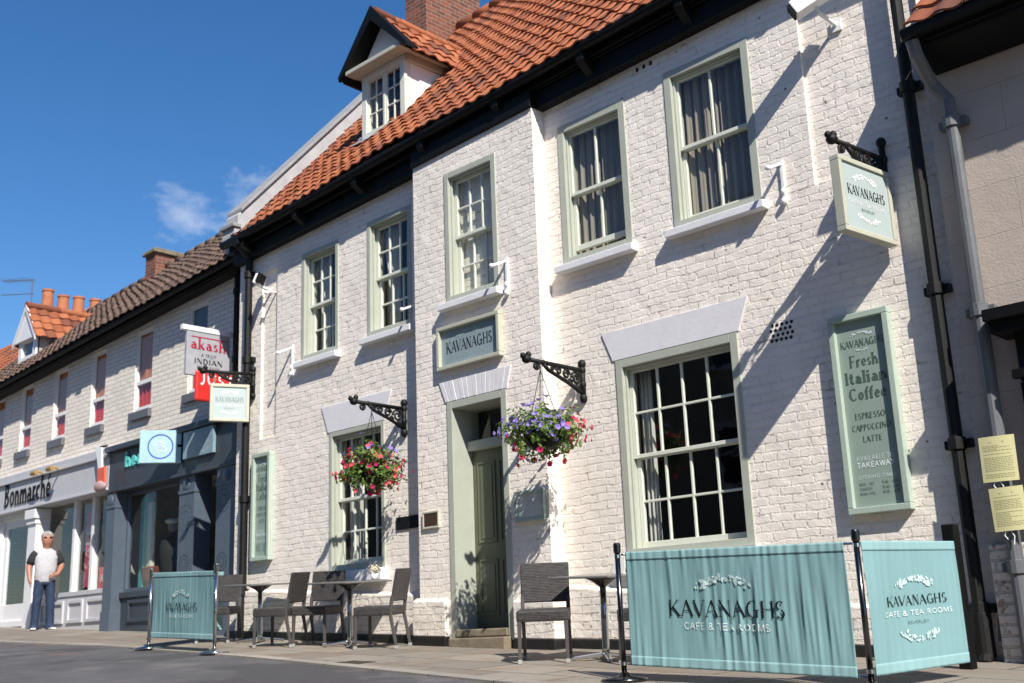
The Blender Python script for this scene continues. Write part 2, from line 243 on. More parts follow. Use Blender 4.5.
WSHOP = mat('white_shop_paint', (.78, .78, .79), .42, var=.04)
LGREY = mat('light_grey_fascia', (.52, .52, .545), .45, var=.05)
MOULD = mat('dark_fascia_moulding', (.12, .12, .135), .45)
REDSIGN = mat('red_sign_face', (.60, .03, .025), .35, var=.04)
MAGENTA = mat('magenta_poster', (.55, .05, .13), .5, var=.1)
WPLAS = mat('white_plastic', (.82, .82, .82), .4, var=.03)
ORANGE = mat('red_orange_fabric', (.72, .14, .08), .7)
TERRA = mat('terracotta', (.42, .15, .07), .8, var=.2, scale=8)
SKIN = mat('skin', (.36, .165, .11), .5, var=.06, bump=.1)
TSHIRT = mat('marbled_grey_tshirt', (.50, .50, .52), .85, scale=30, col2=(.36, .36, .385), detail=8)
TBLACK = mat('black_sleeve_cotton', (.02, .02, .022), .85)
JEANS = mat('dark_blue_denim', (.016, .033, .075), .85, var=.3, scale=10)
SHOE = mat('navy_canvas_shoe', (.03, .045, .10), .7)
SOLE = mat('white_rubber_sole', (.78, .78, .76), .6)
HAIR = mat('white_grey_hair', (.34, .33, .32), .8, var=.3, scale=40, bump=.6, bscale=120)
SHADES = mat('dark_lens', (.01, .01, .012), .12)
def leafmat():
    m = bpy.data.materials.new('basket_leaf'); t, b = nodes(m); N = t.nodes; K = t.links
    g = N.new('ShaderNodeNewGeometry'); ramp = N.new('ShaderNodeValToRGB'); K.new(g.outputs['Random Per Island'], ramp.inputs[0])
    e = ramp.color_ramp.elements; e[0].color = (.055, .11, .018, 1); e[1].color = (.21, .31, .05, 1); x = e.new(.5); x.color = (.11, .19, .032, 1)
    K.new(ramp.outputs[0], b.inputs['Base Color']); b.inputs['Roughness'].default_value = .5
    tl = N.new('ShaderNodeBsdfTranslucent'); K.new(ramp.outputs[0], tl.inputs[0]); ms = N.new('ShaderNodeMixShader'); ms.inputs[0].default_value = .3
    K.new(b.outputs[0], ms.inputs[1]); K.new(tl.outputs[0], ms.inputs[2]); K.new(ms.outputs[0], N['Material Output'].inputs[0]); return m
LEAF = leafmat()
def petal(name, c): return clothmat(name, c, .3)
PURPLE = petal('purple_petal', (.33, .25, .66)); PINK = petal('coral_pink_petal', (.78, .13, .16)); MAGP = petal('magenta_petal', (.55, .02, .14))
YELLOWP = mat('yellow_notice_paper', (.72, .68, .36), .7, var=.04)

# ------------------------------------------------------------------ mesh builder and scene helpers
ORG = {}
class MB:
    def __init__(s): s.v = []; s.f = []; s.uv = {}
    def add(s, vs, fs, uvs=None):
        o = len(s.v); s.v += [Vector(v) for v in vs]
        for i, f in enumerate(fs):
            if uvs: s.uv[len(s.f)] = uvs[i]
            s.f.append(tuple(o+k for k in f))
    def box(s, x0, x1, y0, y1, z0, z1):
        s.add([(x0,y0,z0),(x1,y0,z0),(x1,y1,z0),(x0,y1,z0),(x0,y0,z1),(x1,y0,z1),(x1,y1,z1),(x0,y1,z1)],
              [(0,3,2,1),(4,5,6,7),(0,1,5,4),(1,2,6,5),(2,3,7,6),(3,0,4,7)])
    def hexa(s, p):      # eight points: bottom four, top four
        s.add(p, [(0,3,2,1),(4,5,6,7),(0,1,5,4),(1,2,6,5),(2,3,7,6),(3,0,4,7)])
    def bar(s, a, b, w, h=None, upv=(0,0,1), w2=None, h2=None):
        a, b = Vector(a), Vector(b); h = h or w; w2 = w2 or w; h2 = h2 or h
        d = (b-a).normalized(); u = Vector(upv)
        if abs(d.dot(u)) > .98: u = Vector((0,1,0))
        x = d.cross(u).normalized(); y = x.cross(d).normalized()
        q = []
        for P, ww, hh in ((a,w,h),(b,w2,h2)):
            q += [P-x*ww/2-y*hh/2, P+x*ww/2-y*hh/2, P+x*ww/2+y*hh/2, P-x*ww/2+y*hh/2]
        s.add(q, [(0,1,2,3),(7,6,5,4),(0,4,5,1),(1,5,6,2),(2,6,7,3),(3,7,4,0)])
    def tube(s, pts, r, n=10, caps=True):
        pts = [Vector(p) for p in pts]; rs = r if isinstance(r, (list, tuple)) else [r]*len(pts)
        prev = None; rings = []
        for i, p in enumerate(pts):
            d = ((pts[min(i+1, len(pts)-1)]-pts[max(i-1, 0)])).normalized()
            if prev is None:
                a = d.orthogonal().normalized()
            else:
                a = (prev-d*prev.dot(d)).normalized()
            prev = a; b = d.cross(a)
            rings.append([p+(a*math.cos(2*math.pi*k/n)+b*math.sin(2*math.pi*k/n))*rs[i] for k in range(n)])
        vs = [q for rg in rings for q in rg]; fs = []
        for i in range(len(pts)-1):
            for k in range(n): fs.append((i*n+k, i*n+(k+1)%n, (i+1)*n+(k+1)%n, (i+1)*n+k))
        if caps: fs.append(tuple(range(n-1,-1,-1))); fs.append(tuple((len(pts)-1)*n+k for k in range(n)))
        s.add(vs, fs)
    def lathe(s, prof, c, n=24):
        vs = []; fs = []; c = Vector(c)
        for r, z in prof:
            for k in range(n): a = 2*math.pi*k/n; vs.append(c+Vector((r*math.cos(a), r*math.sin(a), z)))
        for i in range(len(prof)-1):
            for k in range(n): fs.append((i*n+k, i*n+(k+1)%n, (i+1)*n+(k+1)%n, (i+1)*n+k))
        fs.append(tuple(range(n-1,-1,-1))); fs.append(tuple((len(prof)-1)*n+k for k in range(n)))
        s.add(vs, fs)
    def ell(s, c, rx, ry, rz, n=14, m=9):
        vs = []; fs = []
        for i in range(m+1):
            t = math.pi*i/m
            for k in range(n): a = 2*math.pi*k/n; vs.append((c[0]+rx*math.sin(t)*math.cos(a), c[1]+ry*math.sin(t)*math.sin(a), c[2]-rz*math.cos(t)))
        for i in range(m):
            for k in range(n): fs.append((i*n+k, i*n+(k+1)%n, (i+1)*n+(k+1)%n, (i+1)*n+k))
        s.add(vs, fs)
    def prism(s, poly, P, depth):      # poly in (u,v); P(u,v,d) -> point
        n = len(poly); vs = [P(u,v,0) for u,v in poly]+[P(u,v,depth) for u,v in poly]
        fs = [tuple(range(n)), tuple(range(2*n-1,n-1,-1))]+[((i+1)%n, i, n+i, n+(i+1)%n) for i in range(n)]
        s.add(vs, fs)
    def build(s, name, m, parent=None, smooth=False, bevel=0, loc=None):
        me = bpy.data.meshes.new(name)
        org = ORG.get(parent.name, Vector((0,0,0))) if parent else (Vector(loc) if loc else Vector((0,0,0)))
        me.from_pydata([v-org for v in s.v], [], s.f)
        uvl = me.uv_layers.new(name='UVMap')
        for p in me.polygons:
            if p.index in s.uv:
                for li, q in zip(p.loop_indices, s.uv[p.index]): uvl.data[li].uv = q
            else:
                n = p.normal; ax = max(range(3), key=lambda i: abs(n[i]))
                for li in p.loop_indices:
                    c = s.v[me.loops[li].vertex_index]
                    uvl.data[li].uv = (c.y+.137, c.z) if ax == 0 else ((c.x, c.z) if ax == 1 else (c.x, c.y))
            if smooth: p.use_smooth = True
        me.materials.append(m)
        o = bpy.data.objects.new(name, me); COL.objects.link(o)
        if parent: o.parent = parent
        else: o.location = org
        ORG[o.name] = org
        if bevel:
            b = o.modifiers.new('bevel', 'BEVEL'); b.width = bevel; b.segments = 2; b.limit_method = 'ANGLE'; b.angle_limit = R(40)
        return o
def tag(o, label=None, cat=None, group=None, kind=None):
    if label: o['label'] = label
    if cat: o['category'] = cat
    if group: o['group'] = group
    if kind: o['kind'] = kind
    return o
def thing(name, label, cat, loc, group=None, local=False):
    o = bpy.data.objects.new(name, None); COL.objects.link(o); o.location = loc; o.empty_display_size = .1
    ORG[o.name] = Vector((0,0,0)) if local else Vector(loc)
    return tag(o, label, cat, group)
def copy_tree(o, parent=None):
    c = o.copy(); COL.objects.link(c)
    if parent: c.parent = parent
    for ch in [k for k in bpy.data.objects if k.parent == o]: copy_tree(ch, c)
    return c
def lerp(a, b, t): return a+(b-a)*t
def grd(x, y):      # height of the sloping street (camera at 0)
    x = max(-45, min(15, x)); yy = max(-3, min(11, y))
    return -.874-.0409*x+.0435*yy+.004*max(0, -14-x)
def kerb_y(x):
    P = [(-45,7.3),(-17.5,7.25),(-14.6,7.45),(-10.7,7.03),(-7.65,6.53),(-6.2,6.29),(-4,5.95),(0,5.5),(15,5)]
    for (a,b),(c,d) in zip(P, P[1:]):
        if x <= c: return lerp(b, d, (x-a)/(c-a))
    return 5

# ------------------------------------------------------------------ lettering: strokes with thick and thin, optional serifs
T_, t_ = .15, .055
def Ln(a,b,c,d,w): return ('l',a,b,c,d,w)
def Ar(cx,cy,rx,ry,a0,a1): return ('a',cx,cy,rx,ry,a0,a1)
GL = {
 'A': (.86,[Ln(.06,0,.42,1,t_),Ln(.40,1,.80,0,T_),Ln(.2,.34,.64,.34,t_)],[(.06,0),(.80,0)]),
 'B': (.74,[Ln(.16,0,.16,1,T_),Ar(.24,.76,.3,.24,-90,90),Ar(.24,.26,.4,.26,-90,90),Ln(.16,1,.24,1,t_),Ln(.16,.52,.24,.52,t_),Ln(.16,0,.24,0,t_)],[(.16,0),(.16,1)]),
 'C': (.84,[Ar(.48,.5,.4,.5,48,312)],[]),
 'D': (.86,[Ln(.16,0,.16,1,T_),Ar(.28,.5,.48,.5,-90,90),Ln(.16,1,.28,1,t_),Ln(.16,0,.28,0,t_)],[(.16,0),(.16,1)]),
 'E': (.70,[Ln(.16,0,.16,1,T_),Ln(.16,.97,.62,.97,t_),Ln(.16,.52,.52,.52,t_),Ln(.16,.03,.64,.03,t_)],[(.16,0),(.16,1)]),
 'F': (.66,[Ln(.16,0,.16,1,T_),Ln(.16,.97,.62,.97,t_),Ln(.16,.52,.52,.52,t_)],[(.16,0),(.16,1)]),
 'G': (.98,[Ar(.48,.5,.4,.5,48,305),Ln(.80,.46,.80,.02,T_),Ln(.56,.45,.96,.45,.07)],[]),
 'H': (.92,[Ln(.16,0,.16,1,T_),Ln(.76,0,.76,1,T_),Ln(.16,.52,.76,.52,t_)],[(.16,0),(.16,1),(.76,0),(.76,1)]),
 'I': (.34,[Ln(.17,0,.17,1,T_)],[(.17,0),(.17,1)]),
 'J': (.5,[Ln(.34,1,.34,.22,T_),Ar(.18,.22,.16,.22,0,-150)],[(.34,1)]),
 'K': (.88,[Ln(.16,0,.16,1,T_),Ln(.2,.42,.72,1,t_),Ln(.34,.56,.80,0,T_)],[(.16,0),(.16,1),(.72,1),(.80,0)]),
 'L': (.64,[Ln(.16,0,.16,1,T_),Ln(.16,.03,.6,.03,t_)],[(.16,0),(.16,1)]),
 'M': (1.06,[Ln(.12,0,.16,1,t_),Ln(.18,1,.52,.05,T_),Ln(.52,.05,.88,1,t_),Ln(.88,1,.92,0,T_)],[(.12,0),(.92,0)]),
 'N': (.92,[Ln(.14,0,.14,1,t_),Ln(.14,1,.76,0,T_),Ln(.76,0,.76,1,t_)],[(.14,0),(.14,1),(.76,1)]),
 'O': (.98,[Ar(.49,.5,.42,.5,0,360)],[]),
 'P': (.70,[Ln(.16,0,.16,1,T_),Ar(.26,.74,.34,.26,-90,90),Ln(.16,1,.26,1,t_),Ln(.16,.48,.26,.48,t_)],[(.16,0),(.16,1)]),
 'R': (.80,[Ln(.16,0,.16,1,T_),Ar(.26,.75,.34,.25,-90,90),Ln(.16,1,.26,1,t_),Ln(.16,.5,.26,.5,t_),Ln(.34,.5,.72,0,T_)],[(.16,0),(.16,1),(.72,0)]),
 'S': (.66,[Ar(.34,.745,.25,.255,35,262),Ar(.34,.25,.27,.25,82,-145)],[]),
 'T': (.76,[Ln(.38,0,.38,1,T_),Ln(.05,.97,.71,.97,t_)],[(.38,0)]),
 'U': (.86,[Ln(.16,1,.16,.36,T_),Ar(.43,.36,.27,.36,180,360),Ln(.70,.36,.70,1,t_)],[(.16,1),(.70,1)]),
 'V': (.84,[Ln(.05,1,.42,0,T_),Ln(.42,0,.78,1,t_)],[(.05,1),(.78,1)]),
 'W': (1.14,[Ln(.05,1,.33,0,T_),Ln(.33,0,.58,1,t_),Ln(.58,1,.82,0,T_),Ln(.82,0,1.08,1,t_)],[(.05,1),(1.08,1)]),
 'X': (.84,[Ln(.08,1,.74,0,T_),Ln(.08,0,.74,1,t_)],[(.08,0),(.08,1),(.74,0),(.74,1)]),
 'Y': (.80,[Ln(.05,1,.4,.48,T_),Ln(.4,.48,.75,1,t_),Ln(.4,0,.4,.5,T_)],[(.4,0),(.05,1),(.75,1)]),
 '&': (.86,[Ar(.36,.76,.2,.24,0,360),Ar(.36,.27,.3,.27,110,360),Ln(.24,.6,.8,0,T_)],[]),
 'a': (.58,[Ln(.44,0,.44,.44,T_),Ar(.28,.42,.17,.2,150,0),Ar(.26,.19,.2,.19,0,360)],[(.46,0)]),
 'b': (.62,[Ln(.14,0,.14,1,T_),Ar(.32,.31,.22,.31,0,360)],[(.14,1)]),
 'c': (.54,[Ar(.3,.31,.23,.31,50,310)],[]),
 'e': (.56,[Ar(.29,.31,.23,.31,0,318),Ln(.08,.33,.5,.33,t_)],[]),
 'f': (.40,[Ln(.18,0,.18,.8,T_),Ar(.32,.8,.14,.2,180,40),Ln(.03,.6,.36,.6,t_)],[(.18,0)]),
 'h': (.64,[Ln(.14,0,.14,1,T_),Ar(.32,.4,.18,.22,180,0),Ln(.5,.4,.5,0,T_)],[(.14,0),(.14,1),(.5,0)]),
 'i': (.30,[Ln(.15,0,.15,.62,T_),Ln(.15,.8,.15,.94,T_)],[(.15,0),(.13,.62)]),
 'k': (.62,[Ln(.14,0,.14,1,T_),Ln(.16,.26,.46,.6,t_),Ln(.26,.36,.52,0,T_)],[(.14,0),(.14,1),(.52,0)]),
 'l': (.30,[Ln(.15,0,.15,1,T_)],[(.15,0),(.13,1)]),
 'm': (.96,[Ln(.14,0,.14,.62,T_),Ar(.31,.42,.17,.2,180,0),Ln(.48,.42,.48,0,T_),Ar(.65,.42,.17,.2,180,0),Ln(.82,.42,.82,0,T_)],[(.14,0),(.48,0),(.82,0)]),
 'n': (.64,[Ln(.14,0,.14,.62,T_),Ar(.32,.4,.18,.22,180,0),Ln(.5,.4,.5,0,T_)],[(.14,0),(.5,0)]),
 'o': (.60,[Ar(.3,.31,.24,.31,0,360)],[]),
 'r': (.44,[Ln(.14,0,.14,.62,T_),Ar(.32,.38,.18,.24,180,50)],[(.14,0)]),
 's': (.46,[Ar(.24,.465,.16,.155,35,262),Ar(.24,.155,.18,.155,82,-145)],[]),
 't': (.40,[Ln(.18,.12,.18,.85,T_),Ar(.3,.12,.12,.12,180,320),Ln(.03,.6,.36,.6,t_)],[]),
 'u': (.64,[Ln(.14,.62,.14,.22,T_),Ar(.32,.22,.18,.22,180,360),Ln(.5,.62,.5,0,T_)],[(.14,.62),(.5,0)]),
 ' ': (.42,[],[]), '-': (.4,[Ln(.06,.4,.34,.4,t_)],[]), '.': (.25,[Ln(.12,0,.12,.12,T_)],[]), ':': (.25,[Ln(.12,0,.12,.12,T_),Ln(.12,.45,.12,.57,T_)],[]),
 '0': (.66,[Ar(.33,.5,.26,.5,0,360)],[]), '1': (.4,[Ln(.22,0,.22,1,T_),Ln(.06,.8,.22,1,t_)],[(.22,0)]), '9': (.66,[Ar(.33,.7,.25,.3,0,360),Ln(.57,.65,.4,0,T_)],[]),
 '4': (.66,[Ln(.45,0,.45,1,T_),Ln(.45,1,.06,.32,t_),Ln(.06,.32,.62,.32,t_)],[]), '3': (.6,[Ar(.26,.75,.24,.25,140,-90),Ar(.26,.27,.28,.27,90,-140)],[]),
}
GL['\u00e9'] = (.56, GL['e'][1]+[Ln(.26,.74,.40,.95,.07)], [])
def text(mb, st, P, uc, vb, h, width, serif=True, wt=1.0, mono=False, sub=.12, track=.04):
    """st written so that it is centred on uc with baseline vb; P(u,v,off) -> point"""
    tot = sum(GL[c][0]+track for c in st)-track; kx = width/tot; x = uc-width/2; n = 0
    def strip(cen):
        nonlocal n; n += 1; off = .0006+(n % 9)*.00025; vs = []; fs = []
        for i, (a, b, ww) in enumerate(cen):
            a0 = cen[max(i-1, 0)]; a1 = cen[min(i+1, len(cen)-1)]
            dx, dy = (a1[0]-a0[0])*kx, (a1[1]-a0[1])*h; l = math.hypot(dx, dy) or 1; nx, ny = -dy/l, dx/l
            hw = ww*h*.5
            for sg in (1, -1): vs.append(P(x+a*kx+nx*hw*sg*min(1, kx/h), vb+b*h+ny*hw*sg, off))
        for i in range(len(cen)-1): fs.append((2*i, 2*i+1, 2*i+3, 2*i+2))
        mb.add(vs, fs)
    for c in st:
        w_, strokes, ser = GL[c]
        for q in strokes:
            if q[0] == 'l':
                ww = (.11 if mono else q[5])*wt; k = max(1, int(math.hypot((q[3]-q[1])*kx, (q[4]-q[2])*h)/(sub*h*2)))
                strip([(lerp(q[1], q[3], i/k), lerp(q[2], q[4], i/k), ww) for i in range(k+1)])
            else:
                k = max(6, int(abs(q[6]-q[5])/18)); cen = []
                for i in range(k+1):
                    a = R(lerp(q[5], q[6], i/k)); ww = (.11 if mono else lerp(t_, T_, abs(math.cos(a))))*wt
                    cen.append((q[1]+(q[3]-ww*.4)*math.cos(a), q[2]+(q[4]-ww*.3)*math.sin(a), ww))
                strip(cen)
        if serif:
            for sx, sy in ser:
                d = .02 if sy == 0 else -.02
                strip([(sx-.13, sy+d, .045*wt), (sx+.13, sy+d, .045*wt)])
        x += (w_+track)*kx
def wreath(mb, P, uc, vc, w, h, up=True, seed=1):
    """crescent of little leaves and curls, as above and below the lettering"""
    r = random.Random(seed); sg = 1 if up else -1
    for i in range(64):
        a = R(r.uniform(4, 176)); k = r.uniform(.55, 1.0)
        u = uc+math.cos(a)*w*.5*k; v = vc+sg*(math.sin(a)*h*k-h*.35); th = a+r.choice((1.2, -1.2, .4, 1.57))+r.uniform(-.3, .3); L = w*r.uniform(.05, .095); B = L*r.uniform(.22, .36)
        pts = [(-L/2, 0), (0, B), (L/2, 0), (0, -B)]; off = .0006+(i % 9)*.0003
        mb.add([P(u+p*math.cos(th)-q*math.sin(th), v+sg*(p*math.sin(th)+q*math.cos(th)), off) for p, q in pts], [(0, 1, 2, 3)])
def plane(P0, U, V=(0, 0, 1)):
    P0, U, V = Vector(P0), Vector(U).normalized(), Vector(V).normalized(); N = U.cross(V).normalized()
    return lambda u, v, off=0: P0+U*u+V*v+N*off

# ------------------------------------------------------------------ ground, road, pavement
def sheet(name, m, xs, yf, dz, skirt=0):
    mb = MB(); 
    for xa, xb in zip(xs, xs[1:]):
        ya, yb = yf(xa), yf(xb); k = len(ya)-1
        for i in range(k):
            q = [(xa,ya[i]),(xb,yb[i]),(xb,yb[i+1]),(xa,ya[i+1])]
            mb.add([(x,y,grd(x,y)+dz) for x,y in q], [(0,1,2,3)])
        if skirt:
            q = [(xa,ya[0]),(xb,yb[0])]
            mb.add([(x,y,grd(x,y)+dz-skirt) for x,y in q]+[(x,y,grd(x,y)+dz) for x,y in q], [(0,1,3,2)])
    return mb.build(name, m)
XS = [-160,-80,-45]+[-44+1.0*i for i in range(60)]+[30,80,160]
tag(sheet('road', ASPH, XS, lambda x: [-120,-40,-12,-3]+[-2.5+.5*i for i in range(26)]+[10.5,11,14,40,160], -.012), kind='structure')
tag(sheet('pavement', PAVE, [x for x in XS if -45 <= x <= 16], lambda x: [lerp(kerb_y(x), 10.2, i/6) for i in range(7)], .0, .03), kind='structure')
KERB = brick('kerb_stone', (.34,.31,.27), (.26,.24,.21), (.06,.055,.05), bw=.9, bh=.9, ms=.008, wob=.002, strength=.5, stain=(.14,.12,.10))
tag(sheet('kerb', KERB, [x for x in XS if -45 <= x <= 16], lambda x: [kerb_y(x)-.01, kerb_y(x)+.15], .005, .034), kind='structure')
tag(sheet('pavement', PAVE, [x for x in XS if -45 <= x <= 16], lambda x: [-5.2+.55*i for i in range(5)], .0), kind='structure')

mb = MB(); cx_, cy_ = -8.83, 6.98
for a_, b_, d_ in ((0,.0,.34),):
    q = [(cx_-.17,cy_-.12),(cx_+.17,cy_-.12),(cx_+.17,cy_+.12),(cx_-.17,cy_+.12)]; mb.hexa([(x,y,grd(x,y)-.02) for x,y in q]+[(x,y,grd(x,y)+.006) for x,y in q])
tag(mb.build('drain_cover', mat('rusty_iron_cover', (.06,.045,.035), .6, metal=.3, var=.4, scale=20), None, bevel=.003, loc=(cx_,cy_,grd(cx_,cy_))), 'small rusty iron cover set in the pavement before the middle table', 'drain cover')
# ------------------------------------------------------------------ building helpers
def wall(mb, x0, x1, y, zb, zt, holes=(), recess=(), dep=.2):
    """front wall facing -y with openings (x0,x1,z0,z1) and shallow recesses (x0,x1,z0,z1,d)"""
    xs = sorted({x0, x1, *[h[0] for h in holes], *[h[1] for h in holes], *[h[0] for h in recess], *[h[1] for h in recess]}); xs = [x for x in xs if x0 <= x <= x1]
    zlo, zhi = min(zb(x0), zb(x1)), max(zt(x0), zt(x1))
    zs = sorted({h[i] for h in list(holes)+list(recess) for i in (2, 3)}); n = len(zs)+1
    def Z(j, x): return zb(x) if j == 0 else (zt(x) if j == n else min(zs[j-1], zt(x)))
    def state(i, j):
        if i < 0 or i >= len(xs)-1 or j < 0 or j >= n: return 0
        cx = (xs[i]+xs[i+1])/2; lo = zs[j-1] if j else zlo; hi = zs[j] if j < n-1 else zhi; cz = (lo+hi)/2
        if j == 0: cz = zs[0]-.01 if zs else cz
        if j == n-1: cz = zs[-1]+.01 if zs else cz
        for h in holes:
            if h[0] < cx < h[1] and h[2] < cz < h[3]: return dep
        for h in recess:
            if h[0] < cx < h[1] and h[2] < cz < h[3]: return h[4]
        return 0
    for i in range(len(xs)-1):
        for j in range(n):
            d = state(i, j); a, b = xs[i], xs[i+1]
            if d != dep: mb.add([(a,y+d,Z(j,a)),(b,y+d,Z(j,b)),(b,y+d,Z(j+1,b)),(a,y+d,Z(j+1,a))], [(0,1,2,3)])
            e = state(i+1, j) if i+1 < len(xs)-1 else d
            if e != d:
                q = [(b,y+d,Z(j,b)),(b,y+e,Z(j,b)),(b,y+e,Z(j+1,b)),(b,y+d,Z(j+1,b))]; mb.add(q, [(0,1,2,3) if e > d else (3,2,1,0)])
            e = state(i, j+1) if j+1 < n else d
            if e != d:
                q = [(a,y+d,Z(j+1,a)),(b,y+d,Z(j+1,b)),(b,y+e,Z(j+1,b)),(a,y+e,Z(j+1,a))]; mb.add(q, [(0,1,2,3)])
def frame_bars(mb, x0, x1, z0, z1, w, y0, y1, wb=None):
    wb = wb or w
    mb.box(x0, x0+w, y0, y1, z0, z1); mb.box(x1-w, x1, y0, y1, z0, z1)
    mb.box(x0+w, x1-w, y0, y1, z1-w, z1); mb.box(x0+w, x1-w, y0, y1, z0, z0+wb)
def sash_window(b, x0, x1, z0, z1, Y, cols, rows, fw=.095, fm=SAGE, sm=SASH, sill=True, sp=.11, proud=.012, bw=.024, mid=.5, sh=.1, gl=GLASS, openb=0, dy=.09, st=.05):
    mb = MB(); frame_bars(mb, x0, x1, z0, z1, fw, Y-proud, Y+.20, .075)
    mb.box(x0+fw, x0+fw+.022, Y+.03, Y+.055, z0+.075, z1-fw); mb.box(x1-fw-.022, x1-fw, Y+.03, Y+.055, z0+.075, z1-fw); mb.box(x0+fw+.022, x1-fw-.022, Y+.03, Y+.055, z1-fw-.022, z1-fw)
    wn = mb.build('window', fm, b, bevel=.005)
    a0, a1, c0, c1 = x0+fw+.002, x1-fw-.002, z0+.077, z1-fw-.002; zm = lerp(c0, c1, mid)
    for k, (lo, hi, yo) in enumerate(((zm-.02, c1, Y+dy), (c0+openb, zm+.022, Y+dy+.045))):
        m2 = MB()
        frame_bars(m2, a0, a1, lo, hi, st, yo, yo+.04, .065 if k else .04)
        for i in range(1, cols): xx = lerp(a0+st, a1-st, i/cols); m2.box(xx-bw/2, xx+bw/2, yo+.004, yo+.034, lo+.04, hi-st)
        for j in range(1, rows):
            zz = lerp(lo+.04, hi-st, j/rows); xe = [a0+st]+[lerp(a0+st, a1-st, i/cols) for i in range(1, cols)]+[a1-st]
            for i in range(cols): m2.box(xe[i]+(bw/2 if i else 0), xe[i+1]-(bw/2 if i < cols-1 else 0), yo+.005, yo+.033, zz-bw/2, zz+bw/2)
        m2.build('sash', sm, wn, bevel=.004)
        m3 = MB(); m3.add([(a0+st,yo+.02,lo+.03),(a1-st,yo+.02,lo+.03),(a1-st,yo+.02,hi-st),(a0+st,yo+.02,hi-st)], [(0,1,2,3)]); m3.build('pane', gl, wn)
    if sill:
        m4 = MB(); m4.hexa([(x0-.06,Y-sp,z0-sh),(x1+.06,Y-sp,z0-sh),(x1+.06,Y+.0,z0-sh),(x0-.06,Y,z0-sh),(x0-.06,Y-sp,z0-.02),(x1+.06,Y-sp,z0-.02),(x1+.06,Y,z0-.003),(x0-.06,Y,z0-.003)])
        m4.build('sill', SILL, wn, bevel=.008)
    return wn
def drape(name, m, x0, x1, z0, z1, y, label, amp=.03, n=5, gather=0, seed=0, cat='curtain', group='curtains inside the upper windows'):
    """pleated cloth hanging from z1 to z0, drawn in towards one side by gather"""
    r = random.Random(seed); mb = MB(); nu, nv = 60, 14; ph = r.random()*6
    P = []
    for j in range(nv+1):
        v = j/nv; z = lerp(z1, z0, v)
        for i in range(nu+1):
            u = i/nu; g = gather*math.sin(v*math.pi*.6)
            x = lerp(x0, x1, u) + (lerp(0, (x1-x0), 1-u)*g if gather > 0 else lerp(0, -(x1-x0), u)*-g)
            P.append((x, y+amp*math.sin(u*n*6.283+ph+.6*math.sin(v*2))+amp*.5*math.sin(u*n*13+v), z))
    F = [(j*(nu+1)+i, j*(nu+1)+i+1, (j+1)*(nu+1)+i+1, (j+1)*(nu+1)+i) for j in range(nv) for i in range(nu)]
    o = None; mb.add(P, F); o = mb.build(name, m, loc=((x0+x1)/2, y, z0), smooth=True)
    sol = o.modifiers.new('cloth', 'SOLIDIFY'); sol.thickness = .003
    return tag(o, label, cat, group)
def pantiles(mb, P, nu, nv, jit=.004, amp=.023, lift=.025, seed=3, keep=None):
    """P(a,b,h): a tile columns along the eave, b courses up the slope, h out of the slope"""
    r = random.Random(seed); prof = [(0,.35),(.12,.95),(.25,1),(.38,.72),(.52,.1),(.68,-.3),(.84,-.22),(1,.35)]
    for j in range(nv):
        for i in range(nu):
            if keep and not keep(i, j): continue
            dj, dh, tl = r.uniform(-.05, .05)-(.12 if r.random() < .02 else 0), r.uniform(0, jit*2), r.uniform(-jit, jit)*1.6
            lo, hi, lip = [], [], []
            for s, hh in prof:
                a = i+s+ (0.0 if s in (0,1) else 0)
                h0 = amp*hh+lift+dh+tl*s
                lo.append(P(a, j-.10+dj, h0)); hi.append(P(a, j+1.02, amp*hh+.001)); lip.append(P(a, j-.10+dj, h0-.020))
            n = len(prof); vs = lo+hi+lip; fs = []; uv = []
            for k in range(n-1):
                fs.append((k, k+1, n+k+1, n+k)); fs.append((2*n+k, 2*n+k+1, k+1, k))
                c = (i+.5, j+.5); uv += [[c]*4, [c]*4]
            mb.add(vs, fs, uv)
def ridge(mb, a, b, r=.12, n=None, seed=0):
    a, b = Vector(a), Vector(b); L = (b-a).length; n = n or max(1, int(L/.42)); d = (b-a)/n; rr = random.Random(seed)
    for k in range(n):
        p = a+d*k; o = Vector((0,0,rr.uniform(-.008,.008)))
        mb.tube([p+o-d*.02, p+d*1.0+o], [r+.008, r-.006], 12)

# ------------------------------------------------------------------ the café building
KX0, KX1, KY, KP = -14.12, -3.47, 9.0, 8.8            # left end, right end, main wall plane, pilaster plane
def ztile(x): return 6.10+.053*(x+10)
def zbeam(x): return 5.71+.045*(x+10)
SL = 1.12; RY = 13.1; EY = 8.72
def kroof(x, y): return ztile(x)+SL*(y-EY)
cafe = thing('cafe_building', 'long white painted brick café with orange pantile roof and sage windows', 'building', (-9, 9, grd(-9, 9)))
WIN = {'first': (-12.542,-11.713,3.744,5.315), 'second': (-11.092,-10.215,3.779,5.371), 'fourth': (-7.685,-6.728,3.888,5.532), 'fifth': (-6.192,-5.17,3.889,5.623)}
GW = {'left': (-11.90,-10.784,.852,2.651), 'right': (-7.061,-5.583,.691,2.688)}
mb = MB()
zg = lambda x: grd(x, 9)-.3
wall(mb, KX0, KX1, KY, zg, lambda x: zbeam(x)+.25, [*WIN.values(), *GW.values(), (-9.41,-8.45,-.2,2.62)], [(-13.53,-13.15,2.8,5.27,.035), (-4.62,KX1,3.88,6.6,.04)])
